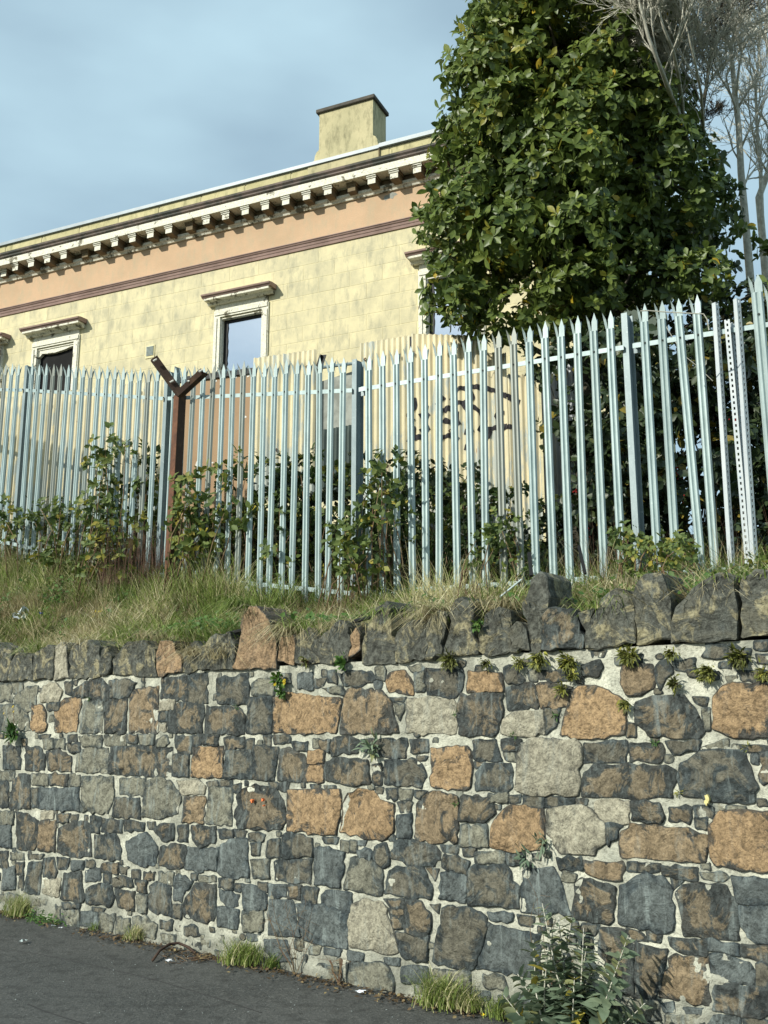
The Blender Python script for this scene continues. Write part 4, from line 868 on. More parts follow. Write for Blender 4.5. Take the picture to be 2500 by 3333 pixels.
# parapet of blocks, flashing
ztop_p = zTop-.055; s = S0; zp0 = zc+.30
b = MB(); b.box(BP, S0, S1, -.40, -.012, zp0, ztop_p); kid(b.build('parapet', M_JOINT), BLD)
while s < S1:
    w = 1.08; b = MB(); b.box(BP, s+.014, min(s+w, S1)-.014, -.012, .0, zp0, ztop_p-.002); kid(b.build('parapet_block', M_PARA, bevel=.006), BLD); s += w
b = MB(); b.box(BP, S0-.05, BP.hit(1236, 470)[0], -.46, .05, ztop_p, zTop); b.box(BP, S0-.05, BP.hit(1236, 470)[0], -.46, .03, zTop, zTop+.03); kid(b.build('flashing', M_FLASH), BLD)
sr = BP.hit(1236, 470)[0]; b = MB(); b.box(BP, sr+.004, S1+.05, -.46, .065, ztop_p+.005, zTop+.015); b.box(BP, sr+.004, S1+.05, -.46, .045, zTop+.015, zTop+.045); kid(b.build('flashing', M_FLASH), BLD)
b = MB(); b.tube([BP.pt(sr, .03, ztop_p), BP.pt(sr, .03, zp0)], .014, 5); kid(b.build('downpipe', M_SOFF), BLD)
b = MB(); sm_ = BP.hit(1003, 560)[0]; b.box(BP, sm_, sr-.02, -.3, .016, zp0-.01, ztop_p-.003); kid(b.build('parapet_pier', M_CHIM), BLD)
# chimney set back on the parapet
CO = -.20
ca0, cz1 = BP.hit(1040, 372, CO); ca1, _ = BP.hit(1214, 325, CO); cz1 = BP.hit(1214, 322, CO)[1]; base = zTop-.05; zst = BP.hit(1040, 490, CO)[1]
CH = kid(MB().build('chimney', M_CHIM), BLD) if False else None
b = MB(); b.box(BP, ca0, ca1, CO-.62, CO, base, cz1)
stk = b.build('chimney', M_CHIM)
kid(stk, BLD)
me = stk.data
def flank(sgn, x, zt):                                   # weathered shoulder with a stepped broken edge
    pts = [(0, 0), (.06, -.04), (.10, -.12), (.11, -.2), (.17, -.26), (.26, -.36), (.34, -.46), (.36, -.6), (0, -.6)]
    P = [(x+sgn*p*.95, zt+q_) for p, q_ in pts]; b = MB(); n = len(P)
    if sgn < 0: P = P[::-1]
    b.add([BP.pt(a, CO-.005, z_) for a, z_ in P]+[BP.pt(a, CO-.615, z_) for a, z_ in P], [tuple(range(n-1, -1, -1)), tuple(range(n, 2*n))]+[(i, (i+1) % n, n+(i+1) % n, n+i) for i in range(n)])
    o = b.build('chimney_shoulder', M_CHIM); kid(o, BLD)
flank(-1, ca0, zst+.02); flank(1, ca1, BP.hit(1214, 432, CO)[1]-.05)
b = MB(); b.box(BP, ca0-.06, ca1+.05, CO-.67, CO+.05, cz1, cz1+.085); cp = b.build('chimney_cap', M_CAP, bevel=.012); kid(cp, BLD)
# windows
def window(i, w_, state):
    s0, s1, z1 = w_; F_ = .15
    fr = MB()
    for a, c in ((s0-F_, s0), (s1, s1+F_)):
        fr.box(BP, a, c, .001, .035, ZSILL, z1+.02); 
        fr.box(BP, a+(.02 if a < s0 else .07), c-(.07 if a < s0 else .02), .035, .055, ZSILL, z1+.0)
    fr.box(BP, s0-F_, s1+F_, .001, .035, z1+.021, z1+F_+.01); fr.box(BP, s0-F_+.02, s1+F_-.02, .0352, .055, z1+.06, z1+F_)
    fr.box(BP, s0-F_+.02, s1+F_-.02, .001, .028, z1+F_+.011, z1+.28)
    fr.box(BP, s0, s0+.02, -.09, .001, ZSILL, z1); fr.box(BP, s1-.02, s1, -.09, .001, ZSILL, z1); fr.box(BP, s0+.021, s1-.021, -.09, .001, z1-.02, z1)
    win = fr.build('window', M_WHITE); kid(win, BLD)
    zh = z1+.28
    hb = MB(); hb.extr([(.002, zh), (.09, zh), (.13, zh+.05), (.24, zh+.055), (.24, zh+.10), (.002, zh+.10)], BP, s0-F_-.12, s1+F_+.12); h1 = hb.build('hood', M_WHITE2)
    hb = MB(); hb.extr([(.002, zh+.101), (.25, zh+.101), (.27, zh+.13), (.29, zh+.135), (.30, zh+.165), (.20, zh+.19), (.002, zh+.205)], BP, s0-F_-.16, s1+F_+.16); h2 = hb.build('hood_moulding', M_MAUVE)
    sb = MB(); sb.box(BP, s0-F_-.05, s1+F_+.05, -.3, .10, ZSILL-.12, ZSILL-.001); h3 = sb.build('sill', M_WHITE2)
    for o in (h1, h2, h3): o.parent = win; o.matrix_local = Matrix.Identity(4)
    if state == 'glass':
        g = MB(); g.box(BP, s0+.08, s1-.03, -.13, -.12, ZSILL, z1-.06); o = g.build('pane', M_GLASS); o.parent = win
        g = MB(); V = []; n = 30                       # dark broken edge of the blocking behind the left jamb
        for j in range(n+1): zq = ZSILL+(z1-.04-ZSILL)*j/n; V += [BP.pt(s0+.002, -.10, zq), BP.pt(s0+.10+random.uniform(-.008, .012), -.10, zq), BP.pt(s0+.002, -.119, zq), BP.pt(s0+.10, -.119, zq)]
        Fq = []
        for j in range(n): a = 4*j; Fq += [(a, a+1, a+5, a+4), (a+1, a+3, a+7, a+5)]
        g.add(V, Fq); g.box(BP, s0+.022, s1-.022, -.118, -.095, z1-.075, z1-.022); o = g.build('dark_sash', M_BLACK); o.parent = win
    else:
        g = MB(); P = [(s0+.0, z1-.0), (s1, z1-.0), (s1, z1-.05), (s1-.12, z1-.06), (s1-.3, z1-.10), (s0+.45, z1-.13), (s0+.25, z1-.12), (s0+.12, z1-.10), (s0+.05, z1-.16), (s0, z1-.22)]
        if state == 'open':
            n = len(P); g.add([BP.pt(a, -.02, z_) for a, z_ in P]+[BP.pt(a, -.09, z_) for a, z_ in P], [tuple(range(n-1, -1, -1)), tuple(range(n, 2*n))]+[(j, (j+1) % n, n+(j+1) % n, n+j) for j in range(n)])
            o = g.build('broken_blind', M_WHITE2); o.parent = win
        g = MB(); g.box(BP, s0+.001, s1-.001, -.14, -.10, ZSILL, z1-.001); o = g.build('opening_shade', M_DARK); o.parent = win  # black sheet across the opening stands in for the unlit room
    return win
window(0, wins[0], 'dark'); window(1, wins[1], 'open'); window(2, wins[2], 'glass'); window(3, wins[3], 'glass')
b = MB(); a, z = BP.hit(490, 1144); b.box(BP, a-.115, a+.115, .001, .02, z-.15, z+.13)
vo = b.build('vent_grille', M_JOINT); kid(vo, BLD)
for j in range(8): 
    b = MB(); zq = z-.09+j*.026; b.hexa([BP.pt(a-.09, .0205, zq), BP.pt(a+.09, .0205, zq), BP.pt(a+.09, .036, zq-.004), BP.pt(a-.09, .036, zq-.004), BP.pt(a-.09, .0205, zq+.012), BP.pt(a+.09, .0205, zq+.012), BP.pt(a+.09, .036, zq+.006), BP.pt(a-.09, .036, zq+.006)])
    o = b.build('vent_slat', M_POST); o.parent = vo
b = MB(); p = [BP.hit(4, y)[0:2] for y in (1112, 1150, 1175, 1210)]
b.tube([BP.pt(p[0][0], .16, p[0][1]), BP.pt(p[1][0]+.03, .20, p[1][1]), BP.pt(p[2][0]-.06, .17, p[2][1]), BP.pt(p[3][0]-.1, .12, p[3][1])], [.06, .1, .09, .06], 7)
b.box(BP, p[0][0]-.1, p[0][0]+.12, .02, .12, p[0][1]-.02, p[0][1]+.10)
kid(b.build('rusty_bracket', M_RUST), BLD)
a, z = BP.hit(1268, 642); b = MB(); P = [(-.13, 0), (-.10, .05), (-.02, .06), (.04, .09), (.12, .07), (.17, .02), (.10, .0), (.07, -.05), (.0, -.02), (-.09, -.05)]
b.add([BP.pt(a+x, .002, z+y) for x, y in P], [tuple(range(len(P)))[::-1]]); kid(b.build('bare_patch', M_CONC), BLD)
# fallen render streaks: small dark stain plates are left to the render material
wire = MB(); wpts = [(-14, 17, 9.6)]

# ---------------------------------------------------------------- foliage tools
def frames(nrm, rngv):                                   # random frame with z along nrm
    n = nrm/np.linalg.norm(nrm, axis=1, keepdims=True); r_ = rngv.normal(size=n.shape); x = np.cross(n, r_); x /= np.linalg.norm(x, axis=1, keepdims=True)+1e-9; return x, np.cross(n, x), n
LEAF_V = np.array([(0, 0, 0), (-.20, .18, .05), (-.27, .42, .07), (-.31, .52, .07), (-.22, .72, .06), (0, 1.0, -.03), (.20, .70, .06), (.30, .54, .07), (.27, .40, .07), (.20, .18, .05), (0, .36, 0), (0, .70, .0)])
OVAL_V = np.array([(0, 0, 0), (-.13, .20, .04), (-.23, .42, .06), (-.25, .58, .05), (-.17, .78, .04), (0, 1.0, -.05), (.16, .80, .04), (.25, .60, .06), (.22, .42, .06), (.14, .20, .04), (0, .36, -.01), (0, .70, -.01)])
LEAF_F = np.array([(0, 10, 1), (1, 10, 2), (2, 10, 3), (3, 10, 11), (3, 11, 4), (4, 11, 5), (5, 11, 6), (6, 11, 7), (7, 11, 10), (7, 10, 8), (8, 10, 9), (9, 10, 0)])
LANCE_V = np.array([(0, 0, 0), (-.13, .3, .03), (-.10, .65, .02), (0, 1., -.08), (.10, .65, .02), (.13, .3, .03), (0, .35, -.01), (0, .68, -.02)])
LANCE_F = np.array([(0, 6, 1), (1, 6, 7), (1, 7, 2), (2, 7, 3), (3, 7, 4), (4, 7, 5), (7, 6, 5), (5, 6, 0)])
def scatter(TV, TF, pos, X, Y, Z, size, tint):
    n, k = len(pos), len(TV); s = size[:, None, None]
    V = pos[:, None]+s*(TV[None, :, 0:1]*X[:, None]+TV[None, :, 1:2]*Y[:, None]+TV[None, :, 2:3]*Z[:, None])
    F = (TF[None]+(np.arange(n)*k)[:, None, None]).reshape(-1, TF.shape[1]); return V.reshape(-1, 3), F, np.repeat(tint, k)
def single_leaves(TV, TF, pos, X, Y, Z, size, tint, name, mat, root, nvar=6):   # separate leaf objects sharing a few meshes
    protos_ = [None]*nvar
    for i in range(len(pos)):
        k = min(int(tint[i]*nvar), nvar-1)
        M = Matrix(((X[i][0], Y[i][0], Z[i][0], 0), (X[i][1], Y[i][1], Z[i][1], 0), (X[i][2], Y[i][2], Z[i][2], 0), (0, 0, 0, 1))) @ Matrix.Scale(float(size[i]), 4)
        if protos_[k] is None: o = mk(name, TV, TF, mat, tint=np.full(len(TV), (k+.5)/nvar)); protos_[k] = o
        else: o = protos_[k].copy(); COL.objects.link(o)
        o.parent = root; o.matrix_local = Matrix.Translation(Vector(pos[i])-root.location) @ M
def crown(root, clumps, nros, nleaf, size, TV, TF, mat, singles=0, twigs=None, name='leaf', rng_=rng, up=.35, yellow=.03, shell=.55):
    P = []; X_ = []; Y_ = []; Z_ = []; SZ = []; T = []
    for (c, r_, t0) in clumps:
        n = max(3, int(nros*(r_**2)/.16)); d_ = rng_.normal(size=(n, 3)); d_ /= np.linalg.norm(d_, axis=1, keepdims=True)
        rad = r_*(shell+(1-shell)*rng_.random(n)**.6); c_ = np.array(c)+d_*rad[:, None]*np.array([1, 1, .9])
        for i in range(n):
            m = nleaf+rng_.integers(-2, 3); ax = d_[i]+np.array([0, -.35, up]); ax /= np.linalg.norm(ax)
            x, y, z = frames(np.tile(ax, (m, 1)), rng_); th = 2*np.pi*(np.arange(m)+rng_.random())/m
            sp = x[0][None]*np.cos(th)[:, None]+y[0][None]*np.sin(th)[:, None]
            yy = sp*rng_.uniform(.65, 1.0, (m, 1))+ax*rng_.uniform(-.15, .75, (m, 1)); yy /= np.linalg.norm(yy, axis=1, keepdims=True)
            zz = ax+rng_.normal(0, .35, (m, 3)); zz -= yy*np.sum(zz*yy, 1, keepdims=True); zz /= np.linalg.norm(zz, axis=1, keepdims=True); xx = np.cross(yy, zz)
            P.append(c_[i]+ax*rng_.uniform(-.02, .05, (m, 1))); X_.append(xx); Y_.append(yy); Z_.append(zz); SZ.append(size*rng_.uniform(.5, 1.3, m))
            tb = np.clip(t0+rng_.normal(0, .13), .02, .9); tt = np.clip(tb+rng_.normal(0, .1, m), 0, .92); tt[rng_.random(m) < yellow] = .99
            if rng_.random() < yellow*.8: tt[:] = np.clip(rng_.normal(.93, .05, m), 0, .999)
            T.append(tt)
    P, X_, Y_, Z_, SZ, T = map(np.concatenate, (P, X_, Y_, Z_, SZ, T))
    if singles:
        dist = np.linalg.norm(P-CAMP, axis=1)-SZ*8; order = np.argsort(dist+np.abs(rng_.normal(0, .25, len(P)))); a, b_ = order[:singles], order[singles:]
        single_leaves(TV, TF, P[a], X_[a], Y_[a], Z_[a], SZ[a], T[a], name, mat, root)
    else: b_ = np.arange(len(P))
    V, F, tn = scatter(TV, TF, P[b_], X_[b_], Y_[b_], Z_[b_], SZ[b_], T[b_])
    o = mk({'leaf': 'leaves'}.get(name, name), V, F, mat, tint=tn); kid(o, root); o['kind'] = 'stuff'; return o
def inpoly(x, y, P):
    c = False; j = len(P)-1
    for i in range(len(P)):
        if (P[i][1] > y) != (P[j][1] > y) and x < (P[j][0]-P[i][0])*(y-P[i][1])/(P[j][1]-P[i][1])+P[i][0]: c = not c
        j = i
    return c
def limb(root, name, pts, r0, r1, m=None, n=6):
    k = len(pts); b = MB(); b.tube(pts, [r0+(r1-r0)*i/(k-1) for i in range(k)], n); return kid(b.build(name, m or M_BARK, smooth=True), root)
# ---------------------------------------------------------------- big leafy tree
tb_u, tb_w = uw(at(1900, 1800, 11.4)); TB = onb(tb_u, tb_w, -.1)
TREE = empty('whitebeam_tree', TB); tag(TREE, 'dense broadleaf tree with dark glossy leaves and a few yellow ones overhanging the fence', 'tree')
sil = [(1590, -160), (1570, 20), (1530, 80), (1520, 130), (1480, 210), (1455, 330), (1465, 420), (1425, 560), (1385, 690), (1385, 780), (1410, 860), (1395, 930), (1405, 1030), (1480, 1060), (1620, 1110), (1720, 1090), (1850, 1110), (2060, 1060), (2230, 1010), (2400, 1000), (2500, 950), (2520, 880), (2420, 760), (2400, 640), (2290, 470), (2230, 300), (2190, 160), (2240, -40), (2240, -160)]
cl = []; r2_ = random.Random(5)
for _ in range(9000):
    if len(cl) >= 215: break
    x, y = r2_.uniform(1340, 2520), r2_.uniform(-170, 1120)
    if not inpoly(x, y, sil): continue
    mx_ = (1370+2400)/2; dx = abs(x-mx_)/560.; Yc = 11.6+r2_.uniform(-1.25, 1.2)*math.sqrt(max(.12, 1-dx*dx*.8)); r_ = r2_.uniform(.20, .50)
    if y > 1000 or x < 1500: r_ *= .75; Yc = max(Yc, 10.9)
    p = at(x, y, Yc)
    pr = 3270*r_/Yc                                     # keep the clump inside the tree's outline
    if not all(inpoly(x+pr*.62*math.cos(t_), y+pr*.62*math.sin(t_), sil) for t_ in (0, 1.05, 2.1, 3.14, 4.2, 5.2)): continue
    if any(np.linalg.norm(p-q_[0]) < .62*(r_+q_[1])*.72 for q_ in cl): continue
    if 1620 < x < 1790 and 840 < y < 990: continue        # the hole through which the building shows
    if x > 2060 and y > 250 and r2_.random() < .5: continue
    lt = .60 if (x < 2100 and y < 430) else (.5 if x < 1700 else .44)  # upper clumps tinted lighter: sunlight put into the leaf colour
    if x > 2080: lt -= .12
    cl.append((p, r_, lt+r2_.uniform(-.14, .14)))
for x, y in ((1436, 840), (1480, 870), (1500, 900), (1560, 880), (1600, 930), (1450, 985), (1500, 1010), (1545, 1030), (1430, 1030), (1600, 1050), (1520, 960), (1640, 1075), (1590, 980), (1500, 830), (1400, 760), (1425, 690), (1450, 560), (1470, 480), (1480, 350), (1505, 250), (1530, 130), (1570, 60)):
    cl.append((at(x, y, 11.1+r2_.uniform(-.3, .5)), r2_.uniform(.13, .20), .42+r2_.uniform(-.1, .1)))
for _ in range(34):                                     # stray sprigs that break the outline
    i_ = r2_.randrange(1, 12) if r2_.random() < .6 else r2_.randrange(12, len(sil)-1); a_, b_ = sil[i_], sil[i_+1]; f_ = r2_.random(); x, y = a_[0]+(b_[0]-a_[0])*f_, a_[1]+(b_[1]-a_[1])*f_
    cl.append((at(x+r2_.uniform(-22, 22), y+r2_.uniform(-20, 20), 11.5+r2_.uniform(-.5, .5)), r2_.uniform(.07, .12), .42+r2_.uniform(-.1, .12)))
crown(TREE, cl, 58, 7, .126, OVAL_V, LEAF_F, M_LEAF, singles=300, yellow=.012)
top = at(1900, 150, 11.7); mid_ = at(1890, 900, 11.6)
limb(TREE, 'trunk', [TB, TB+(mid_-TB)*.5+np.array([.08, 0, 0]), mid_, mid_+(top-mid_)*.5, top], .16, .05, M_BARKD, 8)
for q_ in r2_.sample(cl, 46):
    f = r2_.uniform(.1, .9); a = mid_*(1-f)+top*f if q_[0][2] > mid_[2]+.6 else TB+(mid_-TB)*r2_.uniform(.7, 1.)
    limb(TREE, 'branch', [a, (a+q_[0])/2+np.array([0, 0, -.12]), q_[0]], .045, .01, M_BARKD, 5)
# clusters of twigs that poke out of the left edge
# ---------------------------------------------------------------- dark shrub behind the right bays
def shrub(name, label, boxpx, Yr, n, rr, nros, size, tint, group, mat=M_LEAFD, yellow=.02, singles=0, TV=LEAF_V, TF=LEAF_F, cat='shrub', stems=6, seed=1):
    rd = random.Random(seed); c_ = []
    x0, y0, x1, y1 = boxpx
    for _ in range(n):
        x, y = rd.uniform(x0, x1), rd.uniform(y0, y1); c_.append((at(x, y, rd.uniform(*Yr)), rd.uniform(*rr), tint+rd.uniform(-.12, .12)))
    bx_, by_ = (x0+x1)/2, y1; bp = at(bx_, by_, sum(Yr)/2); u_, w_ = uw(bp); B0 = onb(u_, w_, -.05); root = empty(name, B0); tag(root, label, cat, group)
    crown(root, c_, nros, 6, size, TV, TF, mat, singles=singles, yellow=yellow)
    for q_ in rd.sample(c_, min(stems, len(c_))): 
        gb = B0+np.array([rd.uniform(-.3, .3), rd.uniform(-.15, .15), 0]); limb(root, 'stem', [gb, (gb+q_[0])/2+np.array([rd.uniform(-.1, .1), 0, .15]), q_[0]], .014, .004, M_BARKD, 4)
    return root, c_
sh, shc = shrub('berry_shrub', 'dark broad leaved shrub with red berry clusters behind the right hand bay of the fence', (1960, 1080, 2600, 1760), (9.6, 11.2), 95, (.22, .36), 40, .115, .42, 'shrubs behind the fence', yellow=.03, singles=120, stems=10, seed=3)
for x, y in ((2205, 1540), (2215, 1620), (1905, 1735), (1880, 1600), (2395, 1365)):
    p = at(x, y, 9.55 if x > 2000 else 9.9); b = MB()
    for _ in range(16):
        c = p+rng.normal(0, .022, 3); r_ = .011; V = [c+np.array(v)*r_ for v in ((1, 0, 0), (-1, 0, 0), (0, 1, 0), (0, -1, 0), (0, 0, 1), (0, 0, -1))]
        b.add(V, [(0, 2, 4), (2, 1, 4), (1, 3, 4), (3, 0, 4), (2, 0, 5), (1, 2, 5), (3, 1, 5), (0, 3, 5)])
    kid(b.build('berry_cluster', M_BERRY, smooth=True), sh)
shrub('ivy_shrub', 'leafy shrub filling the space between the cream sheets and the right post of the fence', (1770, 1120, 2040, 1700), (10.6, 11.6), 30, (.18, .30), 34, .10, .42, 'shrubs behind the fence', stems=8, seed=8)
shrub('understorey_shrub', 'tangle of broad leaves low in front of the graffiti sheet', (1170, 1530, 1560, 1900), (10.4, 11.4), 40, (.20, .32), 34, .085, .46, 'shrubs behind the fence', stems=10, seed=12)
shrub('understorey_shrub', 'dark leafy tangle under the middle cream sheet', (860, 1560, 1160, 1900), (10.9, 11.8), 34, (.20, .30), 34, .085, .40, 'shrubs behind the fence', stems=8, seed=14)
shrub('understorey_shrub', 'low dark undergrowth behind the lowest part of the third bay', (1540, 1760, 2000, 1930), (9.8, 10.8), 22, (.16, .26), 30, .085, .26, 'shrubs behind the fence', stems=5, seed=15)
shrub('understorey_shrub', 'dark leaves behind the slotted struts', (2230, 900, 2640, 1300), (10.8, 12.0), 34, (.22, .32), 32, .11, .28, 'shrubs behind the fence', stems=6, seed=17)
# ---------------------------------------------------------------- brambles in and in front of the fence
BR = dict(group='brambles growing through the fence', mat=M_BRAM, cat='bramble', yellow=.05)
def bramble(label, pts, Yc, size, seed, tint=.5, r=(.10, .19), nros=26, stem=True, singles=40):
    rd = random.Random(seed); c_ = [(at(x, y, Yc+rd.uniform(-.22, .22)), rd.uniform(*r), tint+rd.uniform(-.15, .15)) for x, y in pts for _ in (0, 1, 2)]
    c_ = [(c+rng.normal(0, .06, 3), q_, t_) for c, q_, t_ in c_]
    u_, w_ = uw(at(pts[-1][0], 1900, Yc)); B0 = onb(u_, w_, -.05); root = empty('bramble_bush', B0); tag(root, label, 'bramble', BR['group'])
    crown(root, c_, nros, 5, size, LEAF_V, LEAF_F, M_BRAM, singles=singles, yellow=.05)
    for q_ in c_[::2]:
        gb = np.array([q_[0][0]+rd.uniform(-.3, .3), q_[0][1]+rd.uniform(-.1, .2), 0]); u_, w_ = uw(gb); gb = onb(u_, w_, -.05)
        if q_[0][2] > gb[2]: limb(root, 'stem', [gb, gb*.4+q_[0]*.6+np.array([rd.uniform(-.08, .08), 0, .1]), q_[0]], .009, .004, M_DEADB, 4)
    return root
M_DEADB = simple('brown stem', (.14, .08, .05), (.20, .15, .08), 12)
bramble('bramble with large leaves just left of the rusty post, reaching highest', [(345, 1430), (352, 1480), (345, 1530), (330, 1560), (420, 1480), (330, 1600), (360, 1640), (400, 1600), (300, 1680), (370, 1700), (440, 1560), (480, 1500), (500, 1530), (510, 1600), (470, 1580), (340, 1740), (400, 1760)], 11.6, .085, 1)
bramble('bramble foot low against the left pales, bright green', [(300, 1790), (340, 1820), (380, 1800), (330, 1850), (390, 1860), (280, 1840), (360, 1770), (420, 1700), (300, 1740)], 11.2, .075, 2, tint=.62, singles=20)
bramble('bramble trailing along the far left pales', [(15, 1690), (60, 1700), (100, 1690), (40, 1720), (170, 1640), (200, 1660), (220, 1700), (160, 1700), (250, 1720), (10, 1650)], 12.3, .075, 3, singles=20)
bramble('yellowing bramble right of the rusty post', [(610, 1580), (660, 1600), (640, 1640), (600, 1690), (640, 1720), (700, 1660), (740, 1700), (720, 1740), (610, 1760), (660, 1780), (780, 1700), (800, 1640), (830, 1660), (860, 1690), (760, 1560), (740, 1520), (800, 1730), (700, 1800), (590, 1650)], 10.6, .085, 4, tint=.62)
bramble('bramble rising behind the pales below the middle cream sheet', [(780, 1540), (860, 1560), (900, 1540), (960, 1540), (1010, 1530), (980, 1590), (900, 1610), (1090, 1540), (1120, 1560), (850, 1620), (940, 1650)], 10.9, .085, 5, tint=.42)
bramble('bramble arching over the dark post right of centre', [(1240, 1640), (1270, 1650), (1210, 1660), (1190, 1700), (1160, 1720), (1140, 1750), (1120, 1760), (1260, 1680), (1130, 1780), (1310, 1600), (1200, 1830), (1160, 1840), (1130, 1850), (1240, 1500), (1250, 1540), (1210, 1530), (1230, 1850)], 9.35, .075, 6, tint=.48)
bramble('small bramble shoot with drooping leaves in the third bay', [(1590, 1720), (1620, 1750), (1640, 1730), (1600, 1770), (1570, 1800), (1660, 1830), (1680, 1850), (1630, 1700), (1640, 1780)], 8.95, .06, 7, tint=.5, r=(.06, .11), nros=30, singles=20)
bramble('bramble at the foot of the right dark post', [(2030, 1740), (2040, 1770), (2060, 1790), (2020, 1760), (2050, 1820), (2190, 1780), (2220, 1790), (2250, 1800), (2210, 1810)], 8.2, .06, 8, tint=.5, r=(.06, .12), singles=20)
bramble('bright green weeds on the bank edge between the right coping stones', [(2110, 1810), (2140, 1800), (2160, 1830), (2180, 1840), (2090, 1830), (2130, 1850), (2230, 1850), (2200, 1830), (2460, 1850), (2480, 1860), (2440, 1870)], 7.0, .045, 9, tint=.7, r=(.06, .11), nros=40, singles=20)
bramble('low bramble tangle along the foot of the first full bay', [(x, y) for x in range(150, 520, 42) for y in (1690, 1770, 1830)], 11.9, .075, 31, tint=.48, r=(.10, .18), nros=20, singles=20)
bramble('low bramble tangle between the rusty post and the middle of the second bay', [(x, y) for x in range(590, 860, 42) for y in (1700, 1780, 1850)], 11.0, .075, 32, tint=.52, r=(.10, .18), nros=20, singles=20)
bramble('low bramble tangle in the right half of the second bay', [(x, y) for x in range(870, 1150, 46) for y in (1690, 1790, 1870)], 10.4, .075, 33, tint=.40, r=(.10, .18), nros=20, singles=20)
bramble('low bramble tangle behind the third bay', [(x, y) for x in range(1200, 1720, 50) for y in (1640, 1740, 1830)], 9.75, .07, 34, tint=.36, r=(.12, .2), nros=26, singles=20)
# ---------------------------------------------------------------- bare trees at the right
def bare(name, label, path, Y, r0, nb, seed, spread=.9, m=None, lift=.5, back=0.):
    rd = random.Random(seed); pts = [at(x, y, Y+back*(1-i/(len(path)-1))**3) for i, (x, y) in enumerate(path)]; root = empty(name, pts[0]); u_, w_ = uw(pts[0]); root.location = Vector(onb(u_, w_)); tag(root, label, 'tree', 'bare trees at the right'); m = m or M_BARK
    g = np.array(root.location); limb(root, 'trunk', [g, (g+pts[0])/2]+pts, r0*1.3, r0*.4, m, 7)
    tw = MB()
    def br(p, d_, L_, r_, dep, coll):
        P = [p]; dd = Vector(d_)
        for _ in range(3):
            dd = (dd+Vector((rd.gauss(0, .16), rd.gauss(0, .16), rd.gauss(.06, .14)))).normalized(); P.append(P[-1]+np.array(dd)*L_/3)
            if dep > 0:
                for _ in range(rd.choice((1, 2, 2)) if nb < 12 else rd.choice((1, 1, 2))):
                    nd = (dd+Vector((rd.gauss(0, spread*.75), rd.gauss(0, spread*.6), rd.gauss(.1, .4)))).normalized(); br(P[-1], nd, L_*rd.uniform(.45, .7), r_*.6, dep-1, tw)
        if coll is None: limb(root, 'branch', P, r_, r_*.5, m, 5)
        else: tw.tube(P, [max(r_, .0035), max(r_*.85, .003), max(r_*.65, .0028), .002], 3, cap=False)
    for i in range(nb):
        f = rd.uniform(.1, 1.)*(len(pts)-1); k = min(int(f), len(pts)-2); p = pts[k]+(pts[k+1]-pts[k])*(f-k)
        d_ = Vector((rd.choice((-1, 1))*rd.uniform(.3, 1)*spread, rd.gauss(0, .5), rd.uniform(.3, 1.)+lift)).normalized(); br(p, d_, rd.uniform(.5, 1.1), r0*rd.uniform(.26, .45), 4 if nb < 12 else 3, None)
    o = tw.build('twigs', m); kid(o, root); o['kind'] = 'stuff'; return root
bare('bare_tree', 'bare pale tree with a straight trunk at the right edge', [(2430, 760), (2412, 560), (2405, 420), (2392, 300), (2378, 150), (2350, 40), (2290, -60)], 13.2, .052, 18, 21, .8)
bare('bare_tree', 'thin pale bare stems leaning left in front of the leafy crown', [(2240, 470), (2212, 380), (2180, 300), (2150, 220), (2110, 120), (2080, 0), (2050, -80)], 9.75, .032, 11, 22, .6, back=2.3)
bare('bare_tree', 'second slim pale stem just right of the leaning one', [(2225, 420), (2221, 330), (2208, 240), (2190, 160), (2160, 90), (2140, 20), (2120, -70)], 9.8, .024, 9, 23, .6, back=2.2)
bare('bare_tree', 'fine pale twiggy stems rising behind the two leaning ones', [(2290, 500), (2290, 400), (2282, 300), (2262, 200), (2240, 110), (2215, 20), (2200, -60)], 9.9, .018, 11, 28, .6, back=2.2)
bare('bare_tree', 'dark many branched bare tree between the leafy crown and the straight trunk', [(2300, 620), (2290, 480), (2285, 370), (2300, 280), (2310, 200), (2330, 90)], 12.6, .035, 10, 24, .7, M_BARKD)
bare('bare_tree', 'thicket of upright dead stems cut by the right edge', [(2480, 700), (2476, 560), (2465, 430), (2460, 300), (2470, 180), (2480, 50)], 13.6, .032, 13, 25, .45, None, 1.2)
bare('bare_tree', 'rightmost bare tree, cut by the edge of the view, with a dark leaning trunk', [(2470, 640), (2500, 560), (2520, 470), (2530, 350), (2510, 220), (2490, 100), (2500, 0)], 14.0, .05, 14, 26, .9)

